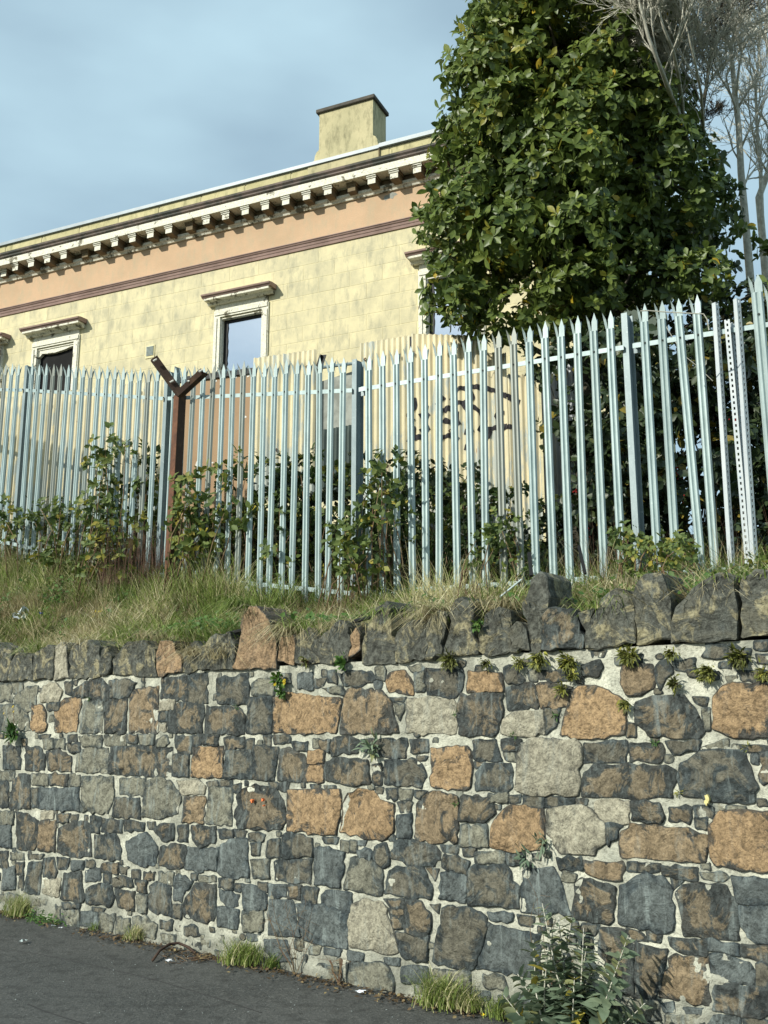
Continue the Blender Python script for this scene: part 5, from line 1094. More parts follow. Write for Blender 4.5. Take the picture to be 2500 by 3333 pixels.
# ---------------------------------------------------------------- grass and dead stalks on the bank
def blades(pos, h, wd, lean, tint, rng_, seg=3, droop=.6, dirs=None):
    n = len(pos); ang = rng_.uniform(0, 2*np.pi, n); dx = np.stack([np.cos(ang), np.sin(ang), np.zeros(n)], 1)
    if dirs is not None: dx = dirs
    side = np.stack([-np.sin(ang), np.cos(ang), np.zeros(n)], 1); f_ = rng_.uniform(0, 1, (n, 1)); side = side*f_+np.array([WP.d])*(1-f_); side /= np.linalg.norm(side, axis=1, keepdims=True)
    V = np.zeros((n, 2*seg+1, 3)); 
    for k in range(seg+1):
        t_ = k/seg; out = lean*h*(t_**1.8); up = h*(t_-droop*lean*t_**2.6*.9); c = pos+dx*out[:, None]+np.array([0, 0, 1.])*up[:, None]
        w_ = wd*(1-t_*.75)
        if k < seg: V[:, 2*k] = c-side*w_[:, None]/2; V[:, 2*k+1] = c+side*w_[:, None]/2
        else: V[:, 2*seg] = c
    tr = []
    for k in range(seg-1): tr += [(2*k, 2*k+1, 2*k+3), (2*k, 2*k+3, 2*k+2)]
    tr.append((2*seg-2, 2*seg-1, 2*seg)); tr = np.array(tr); m = 2*seg+1
    return V.reshape(-1, 3), (tr[None]+(np.arange(n)*m)[:, None, None]).reshape(-1, 3), np.repeat(tint, m)
def grass_field(name, n, urange, wfun, hmean, mat, tmean, seed, wd=.006, clump=0., lean=(.2, .8), mask=None):
    g = np.random.default_rng(seed); per = 26; K = n//per; cu = g.uniform(*urange, K); cw = wfun(cu, g.random(K)); ki = np.repeat(np.arange(K), per); n = len(ki)
    offs = g.normal(0, .045, (n, 2)); u_ = cu[ki]+offs[:, 0]; w_ = np.maximum(cw[ki]+offs[:, 1], .06); tuf = g.normal(0, .17, K)[ki]; hk = g.uniform(.55, 1.5, K)[ki]
    ang0 = np.arctan2(offs[:, 1], offs[:, 0])+g.normal(0, .7, n); idn = np.arange(n)
    if clump: cx = fbm(u_*2.4, w_*2.4, 3, seed); keep = cx > clump; u_, w_, idn = u_[keep], w_[keep], idn[keep]
    if mask is not None: k = mask(u_, w_, g); u_, w_ = u_[k], w_[k]
    z = ground_h(u_, w_); P = WP.arr(np.stack([u_, -w_, z-.02], 1)); m = len(P); hs = fbm(u_*1.7+9, w_*1.7, 3, seed+3)
    h = hmean*(.45+1.1*hs)*g.uniform(.5, 1.2, m)*hk[idn]; t_ = np.clip(tmean+tuf[idn]+(fbm(u_*1.1, w_*1.5, 3, 77)-.45)*1.3+g.normal(0, .14, m), 0, .99)
    V, F, tn = blades(P, h, np.full(m, wd)*g.uniform(.7, 1.3, m), g.uniform(*lean, m), t_, g, dirs=WP.d[None]*np.cos(ang0[idn])[:, None]-WP.n[None]*np.sin(ang0[idn])[:, None]); o = mk(name, V, F, mat, tint=tn); return tag(o, kind='stuff')
dfw = lambda u_: np.interp(u_, FU, FW)
front = lambda u_, r_: .10+(dfw(u_)+.5)*r_
tag(grass_field('grass', 60000, (-8, 3.4), front, .26, M_GRASS, .47, 31, .0095, 0., (.3, 1.0)), 'rough green and straw coloured grass on the bank between wall and fence', 'grass')
tag(grass_field('dry_grass', 76000, (-8, 3.4), front, .30, M_STRAW, .5, 32, .0085, .33, (.4, 1.3)), 'dry straw grass stalks arching over the bank', 'grass')
tag(grass_field('edge_grass', 10000, (-8, 3.2), lambda u_, r_: .14+.34*r_, .22, M_GRASS, .58, 33, .010, .34, (.5, 1.3)), 'fringe of long grass hanging over the coping stones', 'grass')
tag(grass_field('dry_edge_grass', 8000, (-8, 3.2), lambda u_, r_: .14+.3*r_, .24, M_STRAW, .45, 34, .008, .38, (.5, 1.3)), 'bleached grass hanging over the coping stones', 'grass')
tag(grass_field('back_grass', 12000, (-8, 4), lambda u_, r_: dfw(u_)+.3+r_*2.2, .34, M_GRASS, .42, 35, .009), 'rank grass behind the palisade fence', 'grass')
tag(grass_field('dead_stalks', 5200, (-6.5, 2.5), lambda u_, r_: dfw(u_)-.45+r_*1.6, .62, M_DEAD, .5, 36, .0045, .46, (.05, .5)), 'brown dead weed stalks along the fence', 'dead stalks')
tag(grass_field('straw_stalks', 2600, (-6.5, 3.2), lambda u_, r_: dfw(u_)-.6+r_*1.5, .60, M_STRAW, .5, 37, .0045, .42, (.1, .7)), 'tall pale stalks between the pales', 'dead stalks')
tag(grass_field('fence_foot_grass', 15000, (-6.5, 3.3), lambda u_, r_: dfw(u_)-.55+r_*.6, .42, M_GRASS, .55, 38, .0085, .30, (.2, .8)), 'taller grass hiding the foot of the palisade fence', 'grass')
# low green ground herbs
def herb_mat(name, n, urange, wfun, seed, size, mat, tint, up=.08, clump=.5):
    g = np.random.default_rng(seed); u_ = g.uniform(*urange, n); w_ = wfun(u_, g.random(n)); k = fbm(u_*1.6, w_*1.6, 3, seed) > clump; u_, w_ = u_[k], w_[k]; m = len(u_)
    P = WP.arr(np.stack([u_, -w_, ground_h(u_, w_)+g.uniform(0, up, m)], 1)); nn = g.normal(0, .5, (m, 3))+np.array([-.2, -.5, .8]); X, Y, Z = frames(nn, g)
    V, F, tn = scatter(LEAF_V, LEAF_F, P, X, Y, Z, size*g.uniform(.6, 1.3, m), np.clip(tint+g.normal(0, .15, m), 0, .99)); return tag(mk(name, V, F, mat, tint=tn), kind='stuff')
tag(herb_mat('ground_herbs', 22000, (-8, 3.3), front, 41, .055, M_HERB, .5, .24, .50), 'small broad leaved herbs among the grass', 'ground cover')
tag(herb_mat('ivy_cover', 7000, (-8, 4), lambda u_, r_: dfw(u_)+.2+r_*2., 42, .085, M_LEAFD, .4, .55, .40), 'trailing leaves on the ground behind the fence', 'ground cover')
# dead clumps that show singly
def tuft(label, p, n, h, mat, t_, spread, seed, lean=(.3, 1.), wd=.006, name='grass_tuft', group='grass tufts', hang=False):
    g = np.random.default_rng(seed); P = np.array(p)[None]+g.normal(0, 1, (n, 3))*np.array([spread, spread, .004]); V, F, tn = blades(P, h*g.uniform(.4, 1.15, n), np.full(n, wd), g.uniform(*lean, n), np.clip(t_+g.normal(0, .18, n), 0, .99), g, **(dict(droop=1.1, dirs=(lambda a_: a_/np.linalg.norm(a_, axis=1, keepdims=True))(WP.n[None]*np.abs(g.normal(.8, .4, (n, 1)))+WP.d[None]*g.normal(0, .6, (n, 1)))) if hang else {}))
    o = mk(name, V-np.array(p), F, mat, tint=tn); o.location = Vector(p); return tag(o, label, 'grass tuft', group)
u_, w_ = bank_at(1835, 1905); tuft('bleached dead grass clump spilling between two coping stones at the right', onb(u_, w_), 420, .42, M_STRAW, .45, .10, 51)
u_, w_ = uw(at(1520, 1900, 8.0)); tuft('brown dead weed clump in the third bay by the pales', onb(u_, w_), 200, .45, M_DEAD, .7, .10, 52, (.1, .6))
u_, w_ = uw(at(470, 1850, 11.3)); tuft('reddish brown dead stalks left of the rusty post', onb(u_, w_), 650, .85, M_DEAD, .35, .28, 53, (.05, .4), .006)
for i, (x, y, lab, h, n) in enumerate(((650, 2110, 'drooping pale grass tuft hanging over the coping left of the orange stone', .24, 110), (735, 2120, 'thin pale grass wisp hanging down left of the orange coping stone', .30, 90), (930, 2050, 'long bleached tuft right of the tall orange coping stone', .32, 220), (1410, 1990, 'dry tuft above the grey coping stones in the middle', .30, 200), (760, 1960, 'seeding grass tuft above the orange coping stone', .28, 200), (2310, 1900, 'dry tuft between the two largest coping stones', .22, 70))):
    a, z = WP.hit(x, y, -.02); tuft(lab, WP.pt(a, -.10 if i > 1 else .0, z-.06), n, h, M_STRAW if i != 4 else M_GRASS, .45, .05, 60+i, (.7, 1.5), .008, hang=True)
hp_ = ((30, 2130, 'grass tuft over the leftmost coping stones'), (150, 2105, 'grass tuft drooping over the second pair of coping stones'), (290, 2085, 'grass tuft above the squarish brown coping stone at left'), (420, 2060, 'pale grass tuft above the wide coping stone at left'), (520, 2060, 'grass tuft left of the small orange coping stone'), (610, 2050, 'grass tuft just right of the small orange coping stone'), (860, 1990, 'grass tuft leaning against the tall orange coping stone'), (1010, 2030, 'grass tuft in front of the low grey coping stones right of the orange one'), (1130, 2030, 'short tuft beside the small tan coping stone'), (1290, 1990, 'grass tuft right of the pointed coping stone'), (1640, 1960, 'grass tuft beside the tall pointed coping stone at centre right'), (1980, 1960, 'pale grass tuft at the top of the wide brown coping stone'), (2050, 1880, 'green tuft between coping stones right of the bleached clump'), (2420, 1870, 'short tuft between the last two coping stones'))
for i, (x, y, lab) in enumerate(hp_):
    a, z = WP.hit(x, y, -.12); tuft(lab, WP.pt(a, -.13, z-.05), 120 if x < 2000 else 60, .23 if x < 2000 else .16, M_GRASS if i % 2 else M_STRAW, .55 if i % 2 else .42, .09, 300+i, (.6, 1.5), .009, group='grass tufts along the coping', hang=True)
# grass tufts at the foot of the wall
for i, (x, y, w, h, n, lab, t_) in enumerate(((60, 2985, .16, .26, 520, 'yellow green grass tuft at the far left foot of the wall', .62), (300, 3040, .05, .10, 60, 'tiny bright green grass tuft at the wall foot', .45), (435, 3058, .08, .15, 240, 'small bleached grass tuft left of the drain hoop', .80), (790, 3130, .17, .22, 620, 'wide green grass tuft at the wall foot right of the drain hoop', .52), (880, 3150, .07, .16, 90, 'dark leafy tuft touching the wide green one', .25), (1440, 3262, .16, .27, 700, 'large green and straw grass tuft at the wall foot, near the bottom edge', .60), (1530, 3300, .10, .18, 240, 'low straw tuft just right of the large one', .70), (1640, 3330, .10, .16, 260, 'grass tuft at the foot of the buddleia', .5))):
    a, z = WP.hit(x, y, .06); tuft(lab, WP.pt(a, .05, .03), n, h, M_GRASS, t_, w*.42, 70+i, (.4, 1.1), .0055, group='grass tufts at the foot of the wall')
u_, w_ = 0, 0
# ---------------------------------------------------------------- small plants rooted in the wall
def wplant(name, label, x, y, n, size, mat, tint, droop=.2, TV=LANCE_V, TF=LANCE_F, cat='fern', group='small ferns rooted in the wall', seed=0, off=.02, spread=.8, flowers=(), dead=0):
    a, z = WP.hit(x, y, 0.); p = WP.pt(a, off, z); g = np.random.default_rng(900+seed); root = empty(name, p); tag(root, label, cat, group)
    th = g.uniform(-np.pi, np.pi, n); el = g.uniform(.15, 1., n)
    Y = WP.d[None]*np.sin(th)[:, None]*spread+np.array([0, 0, 1.])[None]*(np.cos(th)[:, None]*.9-droop)+WP.n[None]*el[:, None]; Y /= np.linalg.norm(Y, axis=1, keepdims=True)
    Z = WP.n[None]*.6+np.array([0, 0, .8])+g.normal(0, .4, (n, 3)); Z -= Y*np.sum(Y*Z, 1, keepdims=True); Z /= np.linalg.norm(Z, axis=1, keepdims=True); X = np.cross(Y, Z)
    P = np.tile(p, (n, 1))+Y*g.uniform(0, size*.5, (n, 1))+WP.d[None]*g.normal(0, size*.33, (n, 1))+np.array([0, 0, 1.])[None]*g.normal(0, size*.3, (n, 1)); tt = np.clip(tint+g.normal(0, .2, n), 0, .99)
    V, F, tn = scatter(TV, TF, P, X, Y, Z, size*g.uniform(.5, 1.2, n), tt); kid(mk('fronds', V, F, mat, tint=tn), root)
    if dead:
        m = dead; th = g.uniform(1.8, 4.5, m); Y = WP.d[None]*np.sin(th)[:, None]+np.array([0, 0, 1.])[None]*np.cos(th)[:, None]+WP.n[None]*g.uniform(.1, .5, (m, 1)); Z = np.tile(WP.n, (m, 1))+g.normal(0, .3, (m, 3)); X = np.cross(Y, Z)
        V, F, tn = scatter(TV, TF, np.tile(p, (m, 1)), X, Y, Z, size*g.uniform(.4, 1., m), np.full(m, .2)); kid(mk('dead_fronds', V, F, M_DEAD, tint=tn), root)
    for fx, fy, fs in flowers:
        fa, fz_ = WP.hit(fx, fy, .09); fp_ = WP.pt(fa, .09, fz_); b = MB(); b.tube([p, (p+fp_)/2+np.array([0, 0, .02]), fp_], .0015, 3); kid(b.build('stem', M_HERB if False else M_DEADB), root)
        flower(fp_, fs, root)
    return root
def flower(p, s, root):
    b = MB(); nrm = Vector(WP.n)+Vector((0, 0, .5)); nrm.normalize(); x = nrm.orthogonal().normalized(); y = nrm.cross(x)
    for k in range(8):
        a = 2*math.pi*k/8+random.uniform(-.1, .1); d_ = x*math.cos(a)+y*math.sin(a); e = x*math.cos(a+.35)+y*math.sin(a+.35); q_ = Vector(p)
        b.add([q_, q_+d_*s, q_+(d_+e)*.55*s*1.05+nrm*s*.15, q_+e*s], [(0, 1, 2, 3)])
    kid(b.build('flower', M_YFL), root)
ferns = ((1476, 2148, 'dark fern below the coping, left of centre of the wall'), (1594, 2155, 'brownish fern under the coping above the pale orange stone'), (1699, 2158, 'bright yellow green fern under the coping'), (1765, 2140, 'fern hanging under the brown coping stone'), (1862, 2150, 'long fern under the coping reaching down towards the big orange stone'), (2055, 2130, 'widest fern hanging under the dark gap between coping stones'), (2190, 2122, 'small fern under the large right coping stone'), (2202, 2222, 'dead brown fern with green tips above the dark stones at right'), (2308, 2180, 'tall ragged yellowish fern at the right of the wall'), (2410, 2135, 'round green fern at the far right under the coping'), (2490, 2190, 'yellow fern cut by the right edge'), (2042, 2290, 'bright yellow green fern between two large stones'), (1838, 2245, 'small fern at the top left corner of the big orange stone'), (1870, 2195, 'fern wisp hanging just above the big orange stone'))
for i, (x, y, lab) in enumerate(ferns):
    big = i in (0, 3, 4, 5, 8, 9); wplant('wall_fern', lab, x, y, 190 if big else 90, .048 if big else .036, M_FERN, .34 if i in (0, 1, 7, 9) else .60, (.35, .8, .1, .9, .6)[i % 5], seed=i, dead=(130 if big else 40), off=.03)
for i, (x, y, lab) in enumerate(((1813, 2330, 'tiny dark plant in a joint beside a pale stone'), (1673, 2392, 'tiny dark plant in the wide mortar course'), (1486, 2318, 'tiny dark plant right of the pale brown stone'), (1488, 2610, 'tiny plant in the joint above the brown stone'), (2134, 2418, 'tiny dark plant at right in the mortar course'), (295, 2273, 'tiny weed in an upper joint at left'), (775, 2298, 'tiny weed beside a vertical joint left of the orange stone'), (2212, 2578, 'small yellow green weed under the large dark stone'), (2432, 2435, 'slim yellowish weed at the far right'))):
    wplant('wall_weed', lab, x, y, 14, .026, M_FERN if i > 6 else M_HERB, .3 if i < 7 else .8, .1, seed=40+i, cat='weed', group='tiny weeds in the joints', off=.01)
wplant('flowering_weed', 'green weed with yellow flowers hanging over the left top of the orange stone', 922, 2205, 60, .05, M_HERB, .55, .5, LEAF_V, LEAF_F, 'weed', 'yellow flowered weeds', 60, .04, flowers=((895, 2228, .013), (925, 2216, .014), (926, 2224, .011)))
wplant('flowering_weed', 'lower part of the hanging green weed above the orange stone', 930, 2250, 55, .04, M_HERB, .5, .5, LEAF_V, LEAF_F, 'weed', 'yellow flowered weeds', 61, .03)
wplant('flowering_weed', 'dark green weed with small yellow flowers near the left edge of the wall', 62, 2385, 110, .085, M_HERB, .22, .1, LANCE_V, LANCE_F, 'weed', 'yellow flowered weeds', 62, .05, flowers=((42, 2300, .013), (44, 2316, .010), (18, 2398, .012), (12, 2322, .009)))
wplant('wall_weed', 'leafy weed below the coping with one yellow flower beside it', 1128, 2155, 50, .045, M_HERB, .5, .3, LEAF_V, LEAF_F, 'weed', 'small leafy weeds under the coping', 63, .04)
wplant('wall_weed', 'dull brown and green weed under the coping left of the bright one', 1010, 2150, 40, .045, M_FERN, .3, .4, LANCE_V, LANCE_F, 'weed', 'small leafy weeds under the coping', 64, .04, dead=30)
wplant('wall_weed', 'trailing bright weed hanging between two coping stones in the middle', 1575, 2030, 40, .035, M_HERB, .6, .7, LEAF_V, LEAF_F, 'weed', 'small leafy weeds under the coping', 65, .06)
wplant('wall_buddleia', 'grey green seedling rooted in the middle of the wall', 1226, 2428, 40, .075, M_BUDD, .62, .1, LANCE_V, LANCE_F, 'seedling', 'buddleia seedlings in the wall', 66, .03)
wplant('wall_buddleia', 'small seedling beside the pale stone below the orange one', 1777, 2738, 24, .055, M_BUDD, .45, .1, LANCE_V, LANCE_F, 'seedling', 'buddleia seedlings in the wall', 67, .03)
wplant('wall_buddleia', 'dark seedling just below and left of the other seedling', 1722, 2790, 26, .055, M_BUDD, .3, .1, LANCE_V, LANCE_F, 'seedling', 'buddleia seedlings in the wall', 68, .03)
# yellow flowers on the bank
def bank_flower(label, x, y, k, s=.018):
    u_, w_ = bank_at(x, y+18); p = onb(u_, w_); root = empty('yellow_flower', p); tag(root, label, 'flower', 'yellow flowers on the bank')
    for i in range(k):
        q_ = at(x+rng.normal(0, 10)*(k > 1), y+rng.normal(0, 7)*(k > 1), np.linalg.norm(p[:2])*p[1]/np.linalg.norm(p[:2])-.04); b = MB(); b.tube([p, q_], .002, 3); kid(b.build('stem', M_DEADB), root); flower(q_, s, root)
bank_flower('group of yellow flowers above the left coping stones', 318, 2000, 6); bank_flower('single round yellow flower at the far left of the bank', 26, 1846, 2, .028)
bank_flower('yellow flowers at the foot of the pales, just right of the first bay', 938, 1912, 6, .016); bank_flower('small yellow flower right of the tall orange coping stone', 1062, 2040, 2, .014)
# ---------------------------------------------------------------- buddleia at the foot of the wall
bx0 = WP.pt(WP.hit(1870, 3380, .12)[0], .14, 0.); BU = empty('buddleia', bx0); tag(BU, 'leafy grey green buddleia bush growing at the foot of the wall, bottom right', 'bush')
stems = [((1765, 2940), 12), ((1818, 2985), 12), ((1860, 2990), 10), ((2045, 3045), 12), ((1910, 3080), 10), ((1735, 3060), 9), ((1685, 3170), 9), ((1745, 3190), 9), ((1800, 3120), 10), ((1950, 3130), 10), ((2000, 3200), 9), ((2100, 3265), 9), ((1790, 3240), 10), ((1640, 3240), 8), ((1870, 3180), 10), ((1930, 3230), 10), ((1720, 3290), 9), ((1850, 3290), 9), ((2040, 3290), 8), ((1960, 3300), 8), ((1670, 3300), 7), ((1900, 3020), 8), ((1790, 3020), 8)]
PP, XX, YY, ZZ, SS, TT = [], [], [], [], [], []
gb = np.random.default_rng(5)
for k, ((x, y), nl) in enumerate(stems):
    off = gb.uniform(.06, .30); a, z = WP.hit(x, y, off); tip = WP.pt(a, off, z); st_ = bx0+WP.d*gb.uniform(-.14, .14)+WP.n*gb.uniform(-.04, .08); m_ = st_*.45+tip*.55+WP.n*.05+np.array([0, 0, -.03])
    pts = [st_, (st_+m_)/2+WP.n*.02, m_, (m_+tip)/2, tip]; limb(BU, 'stem', pts, .006, .0022, M_BUDST if 'M_BUDST' in globals() else M_BARK, 5)
    for j in range(nl*2):
        f = .25+.75*j/(nl*2); i0 = min(int(f*4), 3); q_ = pts[i0]+(pts[i0+1]-pts[i0])*(f*4-i0); ax = (pts[i0+1]-pts[i0]); ax /= np.linalg.norm(ax)
        for e in (0, 1):
            th = j*1.57+e*3.14+gb.normal(0, .3); xx = np.cross(ax, [0.3, .2, 1]); xx /= np.linalg.norm(xx); yy = np.cross(ax, xx); Yv = xx*math.cos(th)+yy*math.sin(th)+ax*gb.uniform(.1, .7)+np.array([0, 0, -.15]); Yv /= np.linalg.norm(Yv)
            Zv = ax+gb.normal(0, .2, 3); Zv -= Yv*np.dot(Zv, Yv); Zv /= np.linalg.norm(Zv); PP.append(q_); YY.append(Yv); ZZ.append(Zv); XX.append(np.cross(Yv, Zv)); SS.append(.125*(1.15-f*.6)*gb.uniform(.7, 1.2)); TT.append(.99 if (gb.random() < .05 or (k in (14, 15) and gb.random() < .25)) else np.clip(.35+f*.4+gb.normal(0, .15), 0, .92))
PP, XX, YY, ZZ, SS, TT = map(np.array, (PP, XX, YY, ZZ, SS, TT)); BV = LANCE_V*np.array([1.9, 1, 1])
single_leaves(BV, LANCE_F, PP[:240], XX[:240], YY[:240], ZZ[:240], SS[:240], TT[:240], 'leaf', M_BUDD, BU)
V, F, tn = scatter(BV, LANCE_F, PP[240:], XX[240:], YY[240:], ZZ[240:], SS[240:], TT[240:]); kid(mk('leaves', V, F, M_BUDD, tint=tn), BU)['kind'] = 'stuff'
# creeping herbs at the far left wall foot and thin dry weeds by the wall
for i, (x, y, h, lab) in enumerate(((960, 3130, .50, 'thin dry branching weed at the wall foot, taller one'), (1105, 3200, .17, 'short dead brown stem standing at the wall foot'), (1790, 2990, .5, 'thin reddish dry stem against the dark stone left of the buddleia'))):
    a, z = WP.hit(x, y, .05); p = WP.pt(a, .05, 0 if i < 2 else .2); root = empty('dry_weed', p); tag(root, lab, 'dry weed', 'dry weeds at the wall foot'); g = random.Random(i); b = MB()
    for k in range((7, 3, 4)[i]):
        c = [p]; dd = Vector((g.gauss(0, .25), g.gauss(0, .15), 1)).normalized()
        for _ in range(5): dd = (dd+Vector((g.gauss(0, .22), g.gauss(0, .1), .1))).normalized(); c.append(c[-1]+np.array(dd)*h/5)
        b.tube(c, [.003, .0025, .002, .002, .0015, .001] if i != 1 else [.007]*6, 4)
        for _ in range(6):
            q_ = c[g.randint(2, 5)]; b.tube([q_, q_+np.array((g.gauss(0, .06), g.gauss(0, .03), g.gauss(.02, .04)))], .0012, 3)
    kid(b.build('stalks', M_DEADB), root)
hp = WP.pt(WP.hit(150, 3020, .05)[0], .06, .02)
g = np.random.default_rng(8); m = 160; P = hp+np.stack([g.normal(0, .16, m), g.normal(0, .05, m), np.abs(g.normal(0, .03, m))], 1); P = np.array([WP.pt(*q_) for q_ in [(WP.hit(150, 3020, .05)[0]+g.normal(0, .13), .05+abs(g.normal(0, .05)), .02+abs(g.normal(0, .03))) for _ in range(m)]])
X, Y, Z = frames(g.normal(0, .4, (m, 3))+np.array([0, -.4, 1]), g); V, F, tn = scatter(LANCE_V, LANCE_F, P, X, Y, Z, g.uniform(.03, .06, m), np.clip(g.normal(.4, .15, m), 0, .9)); o = mk('creeping_herb', V-hp, F, M_HERB, tint=tn); o.location = Vector(hp); tag(o, 'low creeping green herb on the asphalt edge at the left', 'weed')
M_DEADL = leaf_mat('dead leaves', (.045, .03, .018), (.16, .105, .05), (.34, .26, .12), .1, .8, ycut=.85)
# ---------------------------------------------------------------- litter, drain hoop, grit
def crumple(name, label, cat, p, s, m, seed, group=None, flat=.5):
    g = np.random.default_rng(seed); n = 5; V = []; 
    for i in range(n):
        for j in range(n): V.append(((i/(n-1)-.5)*s*g.uniform(.8, 1.2), (j/(n-1)-.5)*s*.7*g.uniform(.8, 1.2), abs(g.normal(0, flat*.3*s))))
    F = [(i*n+j, (i+1)*n+j, (i+1)*n+j+1, i*n+j+1) for i in range(n-1) for j in range(n-1)]; o = mk(name, V, F, m); o.location = Vector(p); o.rotation_euler = (0, 0, g.uniform(0, 3)); return tag(o, label, cat, group)
for i, (x, y, s, m, lab) in enumerate(((550, 3128, .05, M_WHITEP, 'white paper scrap lying in the drain hoop'), (1172, 3229, .055, M_WHITEP, 'crumpled white tissue at the wall foot'), (1572, 3304, .035, M_YFL, 'fallen orange yellow leaf near the bottom edge'), (175, 3013, .03, M_WHITEP, 'pale pebble like scrap at the wall foot, left one'), (198, 3020, .028, M_WHITEP, 'pale scrap just right of the other'), (75, 3063, .06, M_LIME, 'flat pale scrap on the asphalt at the left'))):
    crumple('litter', lab, 'litter', gpt(x, y, .022), s, m, 200+i, 'litter on the asphalt', .4)
u_, w_ = bank_at(105, 2012)
for i, (dx, dz) in enumerate(((0, .02), (.06, .1), (-.07, .05))): crumple('plastic_bag_scrap', ('torn white plastic scrap caught in the grass at left', 'upper flap of torn white plastic in the grass', 'leftmost flap of torn white plastic in the grass')[i], 'plastic scrap', onb(u_+dx, w_-.15, .08+dz), .14, M_WHITEP, 210+i, 'white plastic in the grass', .8)
u_, w_ = bank_at(172, 2006); crumple('bottle_cap', 'small blue plastic scrap in the grass near the white plastic', 'plastic scrap', onb(u_, w_-.15, .14), .05, M_BLUE, 215, None, 1.2)
hc = [gpt(x, y, .02) for x, y in ((497, 3126), (520, 3108), (550, 3096), (580, 3092), (615, 3098), (640, 3108))]; b = MB()
for i, p in enumerate(hc): p[2] = .02+.05*math.sin(math.pi*i/5)
b.tube(hc, .010, 6); tag(b.build('drain_hoop', M_RUSTD, smooth=True), 'rusty curved iron hoop lying at the wall foot', 'iron hoop')
g = np.random.default_rng(77); V = []; F = []
for _ in range(150):
    x, y = (g.uniform(0, 1500), g.uniform(3040, 3333)) if _ < 110 else (g.normal(590, 45), g.normal(3122, 10)); p = gpt(x, y, .016); 
    q_ = np.array(p[:2])-WP.P[:2]; 
    if q_@WP.n[:2] < .05: continue
    s = g.uniform(.0012, .0035); k = len(V); V += [p+np.array(c)*s*g.uniform(.6, 1.3) for c in ((1, 0, 0), (0, 1, 0), (-1, 0, 0), (0, -1, 0), (0, 0, 1))]; F += [(k, k+1, k+4), (k+1, k+2, k+4), (k+2, k+3, k+4), (k+3, k, k+4)]
tag(mk('grit', V, F, M_LIME), 'pale grit scattered over the asphalt', 'grit', kind='stuff')
b = MB(); g = random.Random(4)
for _ in range(46):
    p = gpt(g.gauss(620, 45), g.gauss(3118, 9), .02); a = g.uniform(0, 6.3); L_ = g.uniform(.02, .09); b.tube([p, p+np.array([math.cos(a)*L_, math.sin(a)*L_, g.uniform(0, .02)])], .0022, 4)
tag(b.build('twig_debris', M_DEADB), 'dead twigs and leaf debris gathered around the iron hoop', 'debris', kind='stuff')
g = np.random.default_rng(123); m = 3200; a_ = g.uniform(-5, 3, m); o_ = .04+np.abs(g.normal(0, .085, m)); keep = fbm(a_*2.2, a_*0, 3, 5)+g.random(m)*.3 > .5; a_, o_ = a_[keep], o_[keep]; m = len(a_)
P = WP.arr(np.stack([a_, o_, .022+g.uniform(0, .012, m)], 1)); X, Y, Z = frames(g.normal(0, .35, (m, 3))+np.array([0, 0, 1.]), g); V, F, tn = scatter(LEAF_V, LEAF_F, P, X, Y, Z, g.uniform(.012, .035, m), g.uniform(0, 1, m))
tag(mk('leaf_litter', V, F, M_DEADL, tint=tn), 'brown leaf litter gathered along the foot of the wall', 'leaf litter', kind='stuff')
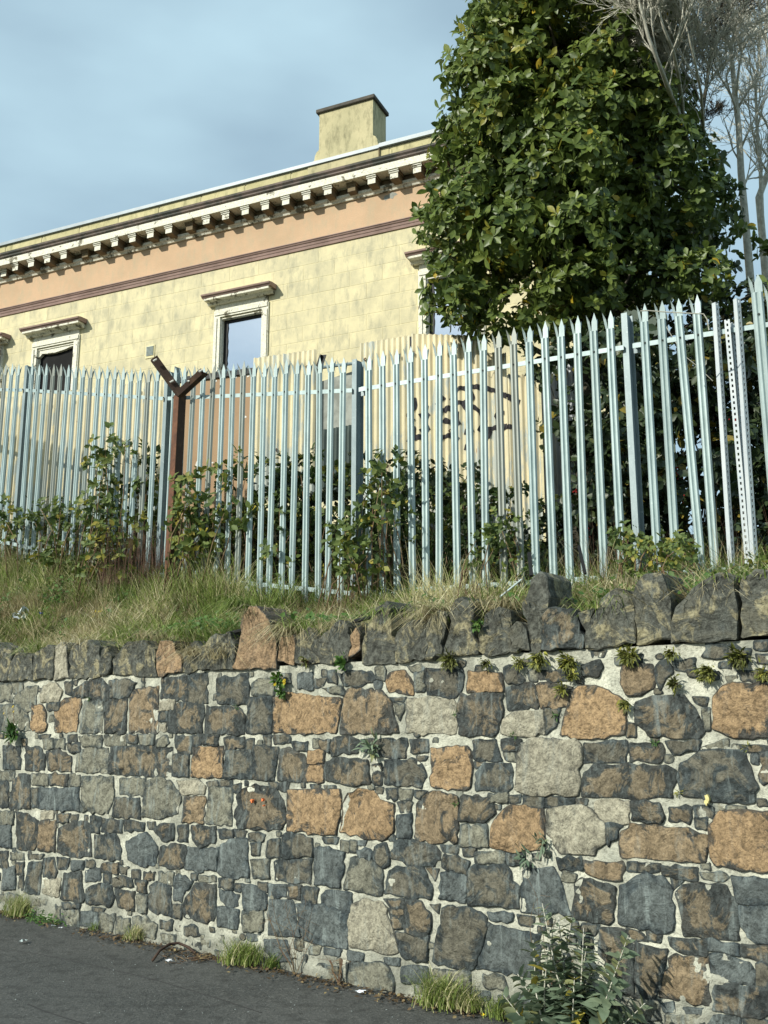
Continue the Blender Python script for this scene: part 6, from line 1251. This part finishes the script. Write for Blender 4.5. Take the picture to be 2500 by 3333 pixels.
# slats, stick and roof felt on the bank
for lab, pa, pb, r_ in (('black plastic slat leaning on the fence foot, left one', (1730, 1875, 7.6), (1722, 1800, 7.7), .018), ('black plastic slat leaning on the fence foot, right one', (1905, 1868, 7.9), (1884, 1778, 8.0), .016)):
    b = MB(); b.tube([at(*pa), at(*pb)], r_, 4); tag(b.build('plastic_strip', M_BLACK), lab, 'slat', 'black slats at the fence foot')
b = MB(); b.tube([at(1618, 1950, 7.0), at(1697, 1886, 7.1)], .007, 5); tag(b.build('stick', M_LIME), 'thin pale stick lying on the bank between the fence and the wall', 'stick')
for lab, pts_ in (('black hose piece sticking out right of the small tan coping stone', ((1142, 2022), (1180, 2012), (1215, 2004))), ('dark pipe lying on the coping left of the tall orange stone', ((730, 2062), (780, 2050), (812, 2040)))):
    b = MB(); b.tube([WP.pt(WP.hit(x, y)[0], -.03, WP.hit(x, y)[1]) for x, y in pts_], .014, 6); tag(b.build('hose', M_BLACK), lab, 'hose', 'black hose pieces on the coping')
b = MB(); w = [at(x, y, 7.72) for x, y in ((2085, 1012), (2110, 1011), (2160, 1015), (2250, 1020), (2290, 1022), (2302, 1040), (2308, 1075))]; b.tube(w, .005, 4); w2 = [at(x, y, 8.9) for x, y in ((2160, 1050), (2190, 1100), (2230, 1160), (2265, 1188), (2320, 1240))]; b.tube(w2, .004, 4)
tag(b.build('dead_vine', M_BARK), 'thin dry vine lying across the tips of the last pales', 'vine')
b = MB(); w = [at(x, y, 10.3) for x, y in ((870, 1775), (920, 1825), (975, 1880))]; b.tube(w, [.014, .012, .010], 5); tag(b.build('dead_branch', M_BARK), 'pale dead branch leaning behind the pales of the second bay', 'branch')
# marks on single stones: orange paint dabs and lime splashes lying on the stone faces
def splash(name, lab, x, y, s, m, asp=1., seed=0, off=.045):
    a, z = WP.hit(x, y, off); g = random.Random(seed); P = []; n = 14
    for k in range(n): th = 2*math.pi*k/n; rr = s*(g.uniform(.35, 1.1)); P.append((a+rr*math.cos(th), z+rr*math.sin(th)*asp))
    b = MB(); b.add([WP.pt(p_, off, q_) for p_, q_ in P]+[WP.pt(p_, off-.02, q_) for p_, q_ in P], [tuple(range(n))]+[(i, i+n, (i+1) % n+n, (i+1) % n) for i in range(n)]); o = kid(b.build(name, m), WALL); return o
splash('paint_dab', 0, 818, 2607, .014, M_ORANGE, 1.2, 1, .04); splash('paint_dab', 0, 853, 2604, .009, M_ORANGE, 1.5, 2, .04); splash('paint_dab', 0, 856, 2622, .006, M_ORANGE, 1., 3, .04)
splash('lime_splash', 0, 2300, 2605, .016, simple('pale yellow paint', (.66, .58, .25), (.5, .45, .2), 30), 1.8, 5, .03)
print('objects', len(bpy.data.objects), 'tris', sum(len(o.data.polygons) for o in bpy.data.objects if o.type == 'MESH'))
